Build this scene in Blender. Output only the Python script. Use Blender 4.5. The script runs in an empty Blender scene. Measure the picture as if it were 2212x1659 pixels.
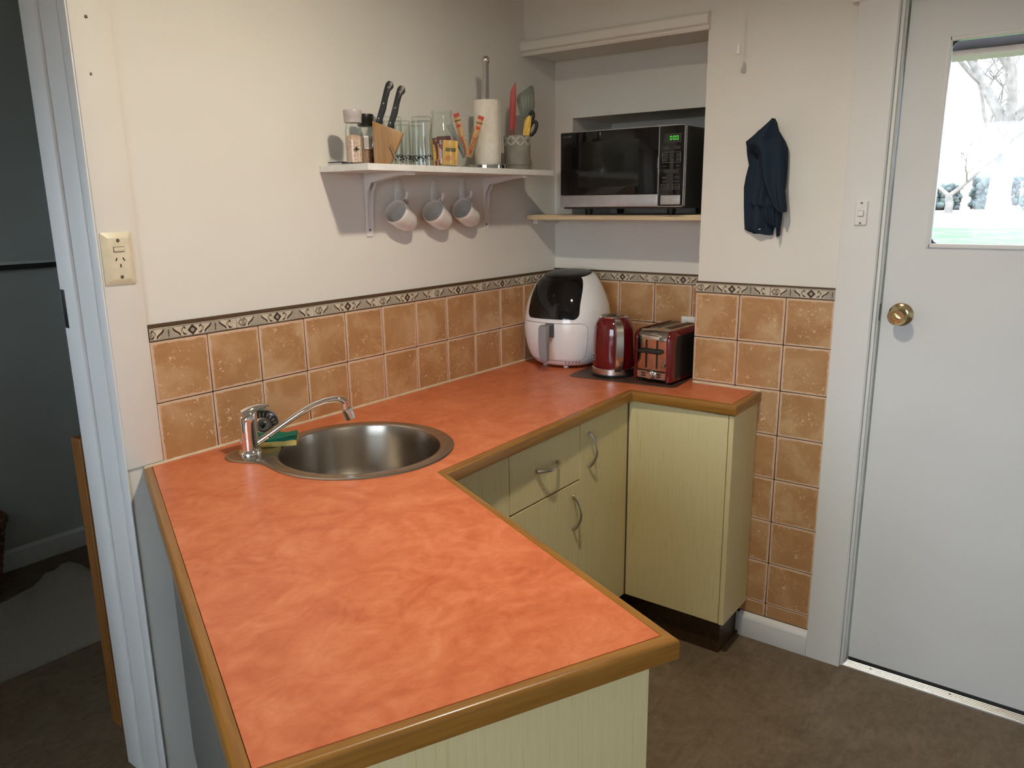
import bpy, bmesh, math, random
from mathutils import Vector, Matrix, Euler
random.seed(7)
PI = math.pi
sc = bpy.context.scene
C = sc.collection

# ------------------------------------------------------------------ camera
cam_d = bpy.data.cameras.new('camera'); cam = bpy.data.objects.new('camera', cam_d); C.objects.link(cam)
cam_d.sensor_width = 36.0; cam_d.lens = 1681.98 / 2212 * 36.0; cam_d.clip_start = 0.02; cam_d.clip_end = 300
Rr = Vector((0.60052, -0.79952, -0.012186)); Dn = Vector((-0.19044, -0.128205, -0.973291)); Fw = Vector((0.776601, 0.586802, -0.22925))
m = Matrix(((Rr.x, -Dn.x, -Fw.x, -0.94546), (Rr.y, -Dn.y, -Fw.y, -1.80746), (Rr.z, -Dn.z, -Fw.z, 1.51227), (0, 0, 0, 1)))
cam.matrix_world = m
sc.camera = cam

# ------------------------------------------------------------------ world, exposure
SKY = 9.4
LAMP = 900.0
w = bpy.data.worlds.new('overcast_sky'); sc.world = w; w.use_nodes = True
bg = w.node_tree.nodes['Background']; bg.inputs[0].default_value = (0.76, 0.87, 1.0, 1); bg.inputs[1].default_value = SKY
sc.view_settings.view_transform = 'Standard'; sc.view_settings.look = 'None'
sc.view_settings.exposure = 0.2; sc.view_settings.gamma = 1.0; sc.view_settings.use_curve_mapping = False
try:
    sc.cycles.transparent_max_bounces = 32; sc.cycles.max_bounces = 6; sc.cycles.diffuse_bounces = 4; sc.cycles.glossy_bounces = 4
    sc.cycles.use_adaptive_sampling = True; sc.cycles.adaptive_threshold = .05; sc.cycles.use_light_tree = False
    sc.cycles.sample_clamp_indirect = 6.0; sc.cycles.caustics_reflective = False; sc.cycles.caustics_refractive = False
except Exception:
    pass

# ------------------------------------------------------------------ material helpers
def srgb(r, g, b):
    f = lambda c: (c/255/12.92) if c/255 <= .04045 else ((c/255+.055)/1.055)**2.4
    return (f(r), f(g), f(b), 1)
class NT:
    def __init__(s, name):
        s.m = bpy.data.materials.new(name); s.m.use_nodes = True; s.t = s.m.node_tree
        s.b = s.t.nodes['Principled BSDF']; s.out = s.t.nodes['Material Output']
    def n(s, typ, **kw):
        nd = s.t.nodes.new(typ)
        for k, v in kw.items(): setattr(nd, k, v)
        return nd
    def l(s, a, b): s.t.links.new(a, b)
    def coord(s, scale=(1, 1, 1), kind='Object', rnd=0.0):
        tc = s.n('ShaderNodeTexCoord'); mp = s.n('ShaderNodeMapping'); mp.inputs['Scale'].default_value = scale
        s.l(tc.outputs[kind], mp.inputs[0])
        if rnd:
            oi = s.n('ShaderNodeObjectInfo'); mm = s.n('ShaderNodeMath', operation='MULTIPLY'); mm.inputs[1].default_value = rnd
            s.l(oi.outputs['Random'], mm.inputs[0]); cx = s.n('ShaderNodeCombineXYZ')
            for i in range(3): s.l(mm.outputs[0], cx.inputs[i])
            s.l(cx.outputs[0], mp.inputs['Location'])
        return mp.outputs[0]
    def noise(s, vec, scale, detail=4, rough=.5, dist=0):
        nd = s.n('ShaderNodeTexNoise'); nd.inputs['Scale'].default_value = scale; nd.inputs['Detail'].default_value = detail
        nd.inputs['Roughness'].default_value = rough; nd.inputs['Distortion'].default_value = dist
        s.l(vec, nd.inputs['Vector']); return nd.outputs['Fac']
    def ramp(s, fac, stops):
        r = s.n('ShaderNodeValToRGB'); e = r.color_ramp.elements
        while len(e) < len(stops): e.new(0.5)
        for el, (p, c) in zip(e, stops): el.position = p; el.color = c
        s.l(fac, r.inputs[0]); return r.outputs[0]
    def mix(s, fac, a, b, mode='MIX'):
        x = s.n('ShaderNodeMix', data_type='RGBA', blend_type=mode)
        for sock, v in ((x.inputs[0], fac), (x.inputs[6], a), (x.inputs[7], b)):
            if isinstance(v, (tuple, float, int)): sock.default_value = v
            else: s.l(v, sock)
        return x.outputs[2]
    def bump(s, h, strength=.2, dist=.002):
        b = s.n('ShaderNodeBump'); b.inputs['Strength'].default_value = strength; b.inputs['Distance'].default_value = dist
        s.l(h, b.inputs['Height']); s.l(b.outputs[0], s.b.inputs['Normal'])
    def col(s, c):
        if isinstance(c, tuple): s.b.inputs['Base Color'].default_value = c
        else: s.l(c, s.b.inputs['Base Color'])
    def rough(s, v):
        if isinstance(v, (float, int)): s.b.inputs['Roughness'].default_value = v
        else: s.l(v, s.b.inputs['Roughness'])
WH = (1, 1, 1, 1); BK = (0, 0, 0, 1)
MATS = {}
def plain(name, c, rough=.5, metal=0.0, var=.06, scale=40, bump=0, spec=.5, coat=0):
    if name in MATS: return MATS[name]
    t = NT(name); v = t.coord(); f = t.noise(v, scale, 3)
    lo = tuple(x*(1-var) for x in c[:3])+(1,); hi = tuple(min(1, x*(1+var)) for x in c[:3])+(1,)
    t.col(t.ramp(f, [(.3, lo), (.7, hi)])); t.rough(rough); t.b.inputs['Metallic'].default_value = metal
    t.b.inputs['Specular IOR Level'].default_value = spec
    if coat: t.b.inputs['Coat Weight'].default_value = coat; t.b.inputs['Coat Roughness'].default_value = .06
    if bump: t.bump(t.noise(v, scale*3, 4), bump, .001)
    MATS[name] = t.m; return t.m
def emit(name, c, s):
    t = NT(name); t.b.inputs['Base Color'].default_value = BK; t.b.inputs['Emission Color'].default_value = c; t.b.inputs['Emission Strength'].default_value = s
    MATS[name] = t.m; return t.m
def glass(name, tint=(.97, .985, .98, 1), edge=(.66, .70, .69, 1), blend=.5):
    t = NT(name); t.t.nodes.remove(t.b)
    lw = t.n('ShaderNodeLayerWeight'); lw.inputs[0].default_value = .5
    tr = t.n('ShaderNodeBsdfTransparent'); gl = t.n('ShaderNodeBsdfGlossy'); gl.inputs['Roughness'].default_value = .03
    t.l(t.ramp(lw.outputs['Facing'], [(.55, tint), (1.0, edge)]), tr.inputs[0])
    fac = t.ramp(lw.outputs['Facing'], [(0, (.035, .035, .035, 1)), (.55, (.06, .06, .06, 1)), (.85, (.22, .22, .22, 1)), (1, (.75, .75, .75, 1))])
    mx = t.n('ShaderNodeMixShader'); t.l(fac, mx.inputs[0]); t.l(tr.outputs[0], mx.inputs[1]); t.l(gl.outputs[0], mx.inputs[2])
    t.l(mx.outputs[0], t.out.inputs[0]); MATS[name] = t.m; return t.m

def mk_paint(name, c, bump=.12, rough=.55):
    t = NT(name); v = t.coord()
    f = t.noise(v, 3, 1); t.col(t.ramp(f, [(.3, tuple(x*.97 for x in c[:3])+(1,)), (.7, c)])); t.rough(rough)
    t.bump(t.noise(v, 260, 2, .6), bump, .0015); t.b.inputs['Specular IOR Level'].default_value = .3
    return t.m
M_wall = mk_paint('wall_paint', (.79, .765, .71, 1), .22)
M_white = mk_paint('white_gloss_paint', (.78, .78, .77, 1), .05, .38)
M_door = mk_paint('door_paint', (.76, .76, .755, 1), .04, .45)
M_ceil = mk_paint('ceiling_paint', (.8, .79, .77, 1), .1)
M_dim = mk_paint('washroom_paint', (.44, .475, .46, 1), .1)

def mk_tile():
    t = NT('terracotta_tile'); v = t.coord(rnd=37.0)
    oi = t.n('ShaderNodeObjectInfo')
    n1 = t.noise(v, 9, 5, .55, .4)
    base = t.ramp(n1, [(.32, (.375, .178, .066, 1)), (.5, (.47, .250, .104, 1)), (.64, (.58, .37, .195, 1))])
    base = t.mix(t.ramp(oi.outputs['Random'], [(0, (0, 0, 0, 1)), (1, (.45, .45, .45, 1))]), base, (.48, .262, .115, 1))
    # pits and flecks
    n2 = t.noise(v, 95, 2, .5, 1.2)
    n3 = t.noise(v, 14, 2)
    fl = t.n('ShaderNodeMath', operation='MULTIPLY'); t.l(t.ramp(n2, [(.62, BK), (.68, WH)]), fl.inputs[0]); t.l(t.ramp(n3, [(.42, BK), (.62, WH)]), fl.inputs[1])
    base = t.mix(fl.outputs[0], base, (.76, .56, .40, 1))
    # worn pale rim; tiles are built in local X (width) and Z (height), 0.150 m
    tc = t.n('ShaderNodeTexCoord'); sp = t.n('ShaderNodeSeparateXYZ'); t.l(tc.outputs['Generated'], sp.inputs[0])
    mx = None
    for ax in (0, 2):
        a = t.n('ShaderNodeMath', operation='SUBTRACT'); t.l(sp.outputs[ax], a.inputs[0]); a.inputs[1].default_value = .5
        b = t.n('ShaderNodeMath', operation='ABSOLUTE'); t.l(a.outputs[0], b.inputs[0])
        if mx is None: mx = b
        else:
            q = t.n('ShaderNodeMath', operation='MAXIMUM'); t.l(mx.outputs[0], q.inputs[0]); t.l(b.outputs[0], q.inputs[1]); mx = q
    nz = t.noise(v, 60, 3); sm = t.n('ShaderNodeMath', operation='MULTIPLY_ADD'); t.l(nz, sm.inputs[0]); sm.inputs[1].default_value = .06; t.l(mx.outputs[0], sm.inputs[2])
    edge = t.ramp(sm.outputs[0], [(.483, BK), (.491, WH)])
    base = t.mix(edge, base, (.66, .46, .32, 1))
    t.col(base); t.rough(t.ramp(n2, [(.4, (.34, .34, .34, 1)), (.7, (.5, .5, .5, 1))])); t.bump(n2, .25, .001)
    return t.m
M_tile = mk_tile()
M_grout = plain('dark_grout', (.045, .018, .012, 1), .8)
M_bord = plain('border_cream', (.62, .54, .42, 1), .4, var=.1)
M_bdark = plain('border_brown', (.045, .026, .016, 1), .4)
M_bgrey = plain('border_taupe', (.27, .225, .17, 1), .4, var=.15)
M_bstrip = plain('brown_strip', (.085, .045, .018, 1), .5)
M_caulk = plain('caulk', (.66, .58, .42, 1), .5, var=.12, scale=25)

def mk_top():
    t = NT('coral_laminate'); v = t.coord((1, 1.15, 1))
    n0 = t.noise(v, 5, 4, .55, 2.5); n1 = t.noise(v, 13, 5, .6, 2.6); n2 = t.noise(t.coord((1, 3.2, 1)), 34, 4, .6, 1.6)
    f = t.mix(.45, n0, n1); f = t.mix(.16, f, n2)
    t.col(t.ramp(f, [(.33, (.48, .106, .038, 1)), (.49, (.61, .165, .066, 1)), (.67, (.72, .25, .118, 1))]))
    t.rough(t.ramp(n2, [(.3, (.30, .30, .30, 1)), (.7, (.40, .40, .40, 1))])); t.bump(n2, .03, .0005)
    return t.m
M_top = mk_top()
def mk_wood(name, dark, mid, light, axis='x', rough=.35, scale=1.0, coat=0):
    t = NT(name); sc_ = {'x': (1.2, 22, 22), 'y': (22, 1.2, 22), 'z': (22, 22, 1.2)}[axis]
    v = t.coord(tuple(s*scale for s in sc_), rnd=5)
    n = t.noise(v, 2.2, 6, .65, .6); n2 = t.noise(v, 7, 3, .6)
    f = t.mix(.35, n, n2); t.col(t.ramp(f, [(.34, dark), (.52, mid), (.68, light)])); t.rough(rough); t.bump(n2, .06, .0006)
    if coat: t.b.inputs['Coat Weight'].default_value = coat; t.b.inputs['Coat Roughness'].default_value = .12
    return t.m
M_edge = mk_wood('oak_edge', (.19, .078, .010, 1), (.30, .132, .020, 1), (.37, .180, .035, 1), 'x', .34, coat=.25)
M_kick = mk_wood('dark_kick', (.018, .009, .004, 1), (.045, .022, .009, 1), (.075, .038, .016, 1), 'x', .35)
M_board = mk_wood('amber_board', (.16, .06, .014, 1), (.25, .10, .024, 1), (.32, .14, .04, 1), 'z', .45)
M_block = mk_wood('beech_block', (.23, .12, .045, 1), (.34, .185, .075, 1), (.42, .25, .11, 1), 'z', .45)
M_ply = mk_wood('pale_ply', (.56, .42, .25, 1), (.66, .52, .33, 1), (.72, .6, .41, 1), 'y', .5)
def mk_cab():
    t = NT('limed_wood_laminate'); v = t.coord((55, 55, 2.6), rnd=9)
    n = t.noise(v, 3.0, 5, .7, .3); n2 = t.noise(t.coord((3, 3, 1), rnd=9), 2.5, 3)
    f = t.mix(.25, n, n2)
    t.col(t.ramp(f, [(.30, (.49, .385, .18, 1)), (.40, (.67, .57, .305, 1)), (.7, (.73, .635, .365, 1))])); t.rough(.42); t.bump(n, .05, .0004)
    return t.m
M_cab = mk_cab()
M_carc = plain('carcass_dark', (.10, .08, .055, 1), .7)
def mk_floor():
    t = NT('brown_vinyl'); v = t.coord()
    n = t.noise(v, 5, 6, .65, .5); n2 = t.noise(v, 38, 5, .7); n3 = t.noise(t.coord((1, 2.5, 1)), 16, 4, .6, 1)
    f = t.mix(.4, n, n2); f = t.mix(.3, f, n3)
    t.col(t.ramp(f, [(.36, (.105, .072, .042, 1)), (.5, (.165, .12, .074, 1)), (.64, (.225, .175, .118, 1))])); t.rough(.5); t.bump(n2, .12, .001)
    return t.m
M_floor = mk_floor()
def mk_steel(name, c=(.55, .53, .5, 1), rough=.28, streak=(1, 1, 30)):
    t = NT(name); v = t.coord(streak); n = t.noise(v, 20, 3)
    t.col(c); t.b.inputs['Metallic'].default_value = 1
    t.rough(t.ramp(n, [(.2, (rough*.92,)*3+(1,)), (.8, (rough*1.08,)*3+(1,))]))
    return t.m
M_steel = mk_steel('brushed_steel', (.46, .42, .37, 1), .24)
M_bowl = mk_steel('spun_steel', (.44, .40, .35, 1), .30)
_t = M_bowl.node_tree; _b = _t.nodes['Principled BSDF']; _b.inputs['Anisotropic'].default_value = .8; _b.inputs['Anisotropic Rotation'].default_value = .25
_g = _t.nodes.new('ShaderNodeTangent'); _g.direction_type = 'RADIAL'; _g.axis = 'Z'; _t.links.new(_g.outputs[0], _b.inputs['Tangent'])
M_steel2 = mk_steel('satin_steel', (.62, .60, .57, 1), .26)
M_chrome = mk_steel('chrome', (.82, .81, .8, 1), .05)
M_mirror = mk_steel('polished_steel', (.60, .58, .56, 1), .09)
M_alu = mk_steel('aluminium', (.80, .80, .79, 1), .35, (1, 30, 1))
M_silver = plain('silver_plastic', (.50, .50, .52, 1), .32, .55)
M_brass = mk_steel('brass', (.66, .55, .32, 1), .13)
M_blackgl = plain('black_gloss', (.006, .006, .007, 1), .06, spec=.5)
M_black = plain('black_plastic', (.012, .012, .013, 1), .38)
M_charc = plain('charcoal_metal', (.035, .036, .036, 1), .35, .2)
M_red = plain('red_enamel', (.125, .004, .008, 1), .12, coat=.6)
M_wplast = plain('white_plastic', (.88, .875, .88, 1), .16, coat=.3, var=.02)
M_wmatte = plain('white_melamine', (.78, .77, .74, 1), .35)
M_porc = plain('white_porcelain', (.80, .77, .73, 1), .10, coat=.4)
M_cream = plain('ivory_plastic', (.72, .65, .48, 1), .3)
M_swhite = plain('switch_white', (.80, .79, .77, 1), .3)
M_screw = plain('screw_steel', (.16, .14, .11, 1), .4, .7)
M_greyp = plain('grey_plastic', (.27, .27, .285, 1), .4)
M_towel = plain('navy_towelling', (.022, .034, .054, 1), .95, bump=.8, scale=300, spec=.1)
M_mat = plain('brown_mat', (.085, .045, .030, 1), .38)
M_rug = plain('cream_rug', (.34, .31, .26, 1), .95, bump=.9, scale=90)
M_wick = plain('wicker', (.16, .075, .03, 1), .7, var=.3, scale=90)
M_sponge = plain('sponge_yellow', (.62, .45, .13, 1), .95, bump=.9, scale=120)
M_scour = plain('scourer_green', (.006, .15, .095, 1), .95, bump=.9, scale=160)
M_rubber = plain('black_rubber', (.01, .01, .01, 1), .55)
M_paper = plain('kitchen_paper', (.76, .70, .61, 1), .95, bump=.5, scale=60)
M_conc = plain('grey_concrete', (.24, .22, .185, 1), .8, var=.18, scale=26, bump=.3)
M_concl = plain('pale_motif', (.46, .44, .39, 1), .8)
M_redsil = plain('red_silicone', (.42, .035, .025, 1), .45)
M_yel = plain('yellow_silicone', (.72, .45, .035, 1), .4)
M_grn = plain('grey_green_nylon', (.14, .16, .125, 1), .5)
M_salt = plain('pink_salt', (.66, .45, .34, 1), .8, var=.4, scale=300)
M_pep = plain('spice_mix', (.42, .27, .18, 1), .8, var=.5, scale=300)
M_label = plain('label_silver', (.50, .52, .52, 1), .4)
M_sach = plain('sachet_tan', (.56, .31, .12, 1), .4)
M_sachr = plain('sachet_red', (.50, .04, .015, 1), .4)
M_tea1 = plain('tea_packet_yellow', (.72, .40, .09, 1), .45, var=.2, scale=30)
M_tea2 = plain('tea_packet_maroon', (.10, .015, .02, 1), .4)
M_tea3 = plain('tea_packet_orange', (.58, .22, .04, 1), .45)
M_glass = glass('clear_glass')
M_pane = glass('window_glass', (.97, .98, .98, 1), (.9, .92, .92, 1))
M_bark = plain('pale_bark', (.17, .155, .14, 1), .9, var=.3, scale=6)
M_leaf = plain('hedge_leaf', (.065, .085, .08, 1), .8, var=.5, scale=8)
def mk_lawn():
    t = NT('lawn_grass'); v = t.coord()
    n = t.noise(v, .9, 5, .7); n2 = t.noise(v, 6, 4, .7)
    f = t.mix(.5, n, n2)
    t.col(t.ramp(f, [(.38, (.022, .066, .014, 1)), (.5, (.036, .090, .022, 1)), (.62, (.085, .105, .055, 1))])); t.rough(.9); t.bump(n2, .6, .05)
    return t.m
M_lawn = mk_lawn()
M_litter = plain('leaf_litter', (.26, .20, .14, 1), .95, var=.35, scale=3)
M_veran = plain('veranda_timber', (.17, .14, .18, 1), .6, var=.2, scale=8)

# ------------------------------------------------------------------ mesh helpers
class B:
    def __init__(s): s.bm = bmesh.new(); s.mi = 0
    def _merge(s, t, M=None):
        if M is not None: t.transform(M)
        for f in t.faces: f.material_index = s.mi
        me = bpy.data.meshes.new('tmp'); t.to_mesh(me); t.free(); s.bm.from_mesh(me); bpy.data.meshes.remove(me); return s
    def box(s, x0, x1, y0, y1, z0, z1, bev=0, seg=2, M=None):
        t = bmesh.new(); bmesh.ops.create_cube(t, size=1)
        for v in t.verts: v.co = Vector(((x0+x1)/2+v.co.x*abs(x1-x0), (y0+y1)/2+v.co.y*abs(y1-y0), (z0+z1)/2+v.co.z*abs(z1-z0)))
        if bev: bmesh.ops.bevel(t, geom=t.edges[:], offset=bev, segments=seg, profile=.5, affect='EDGES')
        return s._merge(t, M)
    def loft(s, rings, caps=True, closed=True, M=None):
        t = bmesh.new(); V = [[t.verts.new(p) for p in r] for r in rings]; n = len(rings[0])
        for a, b in zip(V[:-1], V[1:]):
            for i in range(n if closed else n-1):
                j = (i+1) % n
                try: t.faces.new((a[i], a[j], b[j], b[i]))
                except ValueError: pass
        if caps and closed:
            for r in (V[0], V[-1]):
                try: t.faces.new(r)
                except ValueError: pass
        bmesh.ops.remove_doubles(t, verts=t.verts, dist=1e-6)
        bmesh.ops.recalc_face_normals(t, faces=t.faces)
        return s._merge(t, M)
    def lathe(s, prof, c=(0, 0, 0), n=32, M=None, caps=True):
        rings = [[(c[0]+r*math.cos(2*PI*i/n), c[1]+r*math.sin(2*PI*i/n), c[2]+z) for i in range(n)] for r, z in [(max(r, 1e-7), z) for r, z in prof]]
        return s.loft(rings, caps=caps, M=M)
    def tube(s, pts, r, n=10, flat=1.0, up=None):
        P = [Vector(p) for p in pts]; R = r if isinstance(r, (list, tuple)) else [r]*len(P); rings = []
        prev = None
        for i, p in enumerate(P):
            d = (P[min(i+1, len(P)-1)]-P[max(i-1, 0)]).normalized()
            if prev is None:
                u = Vector(up) if up else (Vector((0, 0, 1)) if abs(d.z) < .9 else Vector((1, 0, 0)))
            else: u = prev
            u = (u-d*u.dot(d)).normalized(); v = d.cross(u); prev = u
            rings.append([p+u*(R[i]*math.cos(2*PI*k/n))*flat+v*(R[i]*math.sin(2*PI*k/n)) for k in range(n)])
        return s.loft(rings)
    def cyl(s, p0, p1, r0, r1=None, n=24): return s.tube([p0, p1], [r0, r0 if r1 is None else r1], n)
    def prism(s, poly, a, b, axis='z', bev=0, M=None):
        f = {'z': lambda p, q: (p[0], p[1], q), 'y': lambda p, q: (p[0], q, p[1]), 'x': lambda p, q: (q, p[0], p[1])}[axis]
        t = bmesh.new(); lo = [t.verts.new(f(p, a)) for p in poly]; hi = [t.verts.new(f(p, b)) for p in poly]; n = len(poly)
        t.faces.new(lo); t.faces.new(hi)
        for i in range(n): t.faces.new((lo[i], lo[(i+1) % n], hi[(i+1) % n], hi[i]))
        bmesh.ops.recalc_face_normals(t, faces=t.faces)
        if bev: bmesh.ops.bevel(t, geom=t.edges[:], offset=bev, segments=2, profile=.5, affect='EDGES')
        return s._merge(t, M)
    def sph(s, c, r, u=16, v=10, sx=1, sy=1, sz=1):
        t = bmesh.new(); bmesh.ops.create_uvsphere(t, u_segments=u, v_segments=v, radius=r)
        for q in t.verts: q.co = Vector((c[0]+q.co.x*sx, c[1]+q.co.y*sy, c[2]+q.co.z*sz))
        return s._merge(t)
    def mesh(s, name, mats, ang=35):
        me = bpy.data.meshes.new(name); s.bm.to_mesh(me); s.bm.free()
        for mt in (mats if isinstance(mats, (list, tuple)) else [mats]): me.materials.append(mt)
        if ang:
            me.polygons.foreach_set('use_smooth', [True]*len(me.polygons)); me.set_sharp_from_angle(angle=math.radians(ang))
        return me
    def obj(s, name, mats, parent=None, ang=35, loc=None):
        o = bpy.data.objects.new(name, s.mesh(name, mats, ang)); C.objects.link(o)
        if parent is not None: o.parent = parent
        if loc: o.location = loc
        return o
def bx(name, mat, parent, x0, x1, y0, y1, z0, z1, bev=0, seg=2): return B().box(x0, x1, y0, y1, z0, z1, bev, seg).obj(name, mat, parent)
def tag(o, label, cat=None, group=None, kind=None):
    o['label'] = label
    if cat: o['category'] = cat
    if group: o['group'] = group
    if kind: o['kind'] = kind
    return o
def struct(o, label, cat): return tag(o, label, cat, kind='structure')
def thing(name, label, cat, loc=(0, 0, 0), rz=0, group=None):
    o = bpy.data.objects.new(name, None); C.objects.link(o); o.location = loc; o.rotation_euler = (0, 0, rz); o.empty_display_size = .05
    return tag(o, label, cat, group)
def dup(root, parent=None):
    c = root.copy(); C.objects.link(c)
    if parent is not None: c.parent = parent
    for ch in root.children: dup(ch, c)
    return c
def lettering(text, size, depth, mat, parent, M, name='lettering', align='CENTER', bold=0.0):
    cu = bpy.data.curves.new('txt', 'FONT'); cu.body = text; cu.size = size; cu.extrude = depth; cu.align_x = align; cu.align_y = 'CENTER'; cu.offset = bold
    cu.resolution_u = 3
    to = bpy.data.objects.new('txt', cu); C.objects.link(to)
    dg = bpy.context.evaluated_depsgraph_get(); me = bpy.data.meshes.new_from_object(to.evaluated_get(dg))
    bpy.data.objects.remove(to); bpy.data.curves.remove(cu)
    me.transform(M); me.materials.clear(); me.materials.append(mat)
    o = bpy.data.objects.new(name, me); C.objects.link(o)
    if parent is not None: o.parent = parent
    return o
FRONT = Matrix.Rotation(PI/2, 4, 'X')            # text lying in XY stands up facing -Y
def T(x, y, z): return Matrix.Translation((x, y, z))

# ================================================================== ROOM SHELL
XC = 1.546; XN = 1.752; CEIL = 2.45
struct(bx('floor', M_floor, None, -3.1, 1.66, -3.7, 1.9, -.08, 0), 'brown mottled vinyl floor running through to the dim washroom', 'floor')
struct(bx('ceiling', M_ceil, None, -3.1, 2.2, -3.7, 1.9, CEIL, CEIL+.08), 'plain white ceiling above the kitchen, out of the picture', 'ceiling')
b = B()
b.box(-3.1, -.95, 0, .19, 0, CEIL).box(-.95, -.0895, 0, .19, 2.06, CEIL).box(-.0895, 2.2, 0, .19, 0, CEIL)
wallA = struct(b.obj('wall_back', M_wall), 'cream painted wall behind the sink with terracotta tile splashback', 'wall')
b = B()
b.box(XC, 1.66, -1.292, -.72, 0, CEIL)                      # pier with the towel
b.box(XC, 1.66, -2.112, -1.292, 2.06, CEIL)                 # over the door
b.box(XC, 1.66, -3.7, -2.112, 0, CEIL)
b.box(XC, 2.06, -.72, 0, 2.035, CEIL)                       # bulkhead over the niche
b.box(1.66, 2.14, -.80, -.72, 0, CEIL)                      # niche right side
b.box(XN, 2.06, -.72, 0, 0, 1.455).box(XN, 2.06, -.72, 0, 1.822, 2.035)
b.box(XN, 2.06, -.082, 0, 1.455, 1.822).box(XN, 2.06, -.72, -.66, 1.455, 1.822)
b.box(2.06, 2.14, -.72, 0, 0, CEIL)
wallR = struct(b.obj('wall_right', M_wall), 'pale wall with microwave niche, navy towel and tiled strip beside the white door', 'wall')
b = B(); b.box(-3.1, -3.0, -3.7, -2.8, 0, CEIL).box(-3.1, -3.0, -.9, 0, 0, CEIL).box(-3.1, -3.0, -2.8, -.9, 0, .8).box(-3.1, -3.0, -2.8, -.9, 2.1, CEIL)
struct(b.obj('wall_left', M_wall), 'plain left wall with a daylight window, out of the picture', 'wall')
win = struct(B().box(-3.08, -3.02, -2.8, -2.75, .8, 2.1).box(-3.08, -3.02, -.95, -.9, .8, 2.1).box(-3.08, -3.02, -2.75, -.95, .8, .85).box(-3.08, -3.02, -1.87, -1.83, .85, 2.05)
             .box(-3.08, -3.02, -2.75, -.95, 2.05, 2.1).obj('window_1', M_white), 'white framed window in the left wall, out of the picture', 'window')
bx('pane', M_pane, win, -3.053, -3.047, -2.75, -1.87, .85, 2.05); bx('pane', M_pane, win, -3.053, -3.047, -1.83, -.95, .85, 2.05)
struct(bx('wall_front', M_wall, None, -3.0, 1.66, -3.7, -3.6, 0, CEIL), 'plain wall behind the camera, out of the picture', 'wall')
# washroom beyond the doorway
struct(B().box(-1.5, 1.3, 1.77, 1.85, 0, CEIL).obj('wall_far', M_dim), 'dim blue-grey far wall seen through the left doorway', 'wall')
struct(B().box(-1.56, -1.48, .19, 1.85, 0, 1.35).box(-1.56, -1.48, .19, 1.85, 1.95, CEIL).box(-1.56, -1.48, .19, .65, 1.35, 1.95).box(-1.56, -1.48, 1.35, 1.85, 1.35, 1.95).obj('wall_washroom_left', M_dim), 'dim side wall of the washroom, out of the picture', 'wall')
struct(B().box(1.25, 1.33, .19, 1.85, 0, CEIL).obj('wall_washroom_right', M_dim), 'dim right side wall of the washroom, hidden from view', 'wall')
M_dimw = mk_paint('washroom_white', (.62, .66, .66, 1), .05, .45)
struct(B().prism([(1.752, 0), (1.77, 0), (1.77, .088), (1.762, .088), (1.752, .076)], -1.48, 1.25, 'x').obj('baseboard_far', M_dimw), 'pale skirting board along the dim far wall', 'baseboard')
w2 = struct(B().box(-1.54, -1.50, .65, .67, 1.35, 1.95).box(-1.54, -1.50, 1.33, 1.35, 1.35, 1.95).box(-1.54, -1.50, .67, 1.33, 1.35, 1.37).box(-1.54, -1.50, .67, 1.33, 1.93, 1.95).obj('fill_window', M_white), 'small high washroom window added for fill light, out of the picture', 'window')  # unseen window added to brighten the dark washroom
bx('pane', M_pane, w2, -1.523, -1.517, .67, 1.33, 1.37, 1.93)  # pane of the added fill window
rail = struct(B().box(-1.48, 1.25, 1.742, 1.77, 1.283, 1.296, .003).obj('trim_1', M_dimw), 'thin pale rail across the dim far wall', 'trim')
B().box(-1.48, 1.25, 1.748, 1.77, 1.262, 1.283, .002).obj('underside_strip', M_charc, rail)

# ---- doorway trim on wall_back
struct(B().box(-.0935, -.0896, -.005, .028, 0, 2.06, .0012).box(-.0935, -.0896, .032, .113, 0, 2.06, .0012).obj('trim_2', M_white), 'white door lining with a thin groove on the right of the dim doorway', 'door lining')
tj = struct(B().box(-.1010, -.0896, .1145, .1905, 0, 2.06, .0015).obj('trim_3', M_white), 'white rebated door stop at the back of the left doorway', 'door stop')
bx('strike_plate', M_black, tj, -.1018, -.1008, .168, .187, 1.225, 1.318, .0004)
struct(B().box(-.95, -.946, -.005, .19, 0, 2.06).obj('trim_4', M_white), 'white lining on the left of the doorway, out of the picture', 'door lining')
struct(B().box(-.946, -.1012, -.005, .19, 2.054, 2.0595).obj('trim_5', M_white), 'white lining at the head of the doorway, out of the picture', 'door lining')
strip = struct(B().box(-.0895, .0, -.007, 0, .895, CEIL, .002).obj('trim_6', M_wall), 'cream flat wall strip between the doorway and the tiles, with the outlet', 'wall strip')
B().sph((-.053, -.008, 1.905), .0035, 8, 6, 1, .6, 1).obj('nail_hole', M_screw, strip); B().sph((-.058, -.008, 1.79), .0022, 8, 6, 1, .5, 1.6).obj('nail_hole', M_screw, strip)

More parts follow.
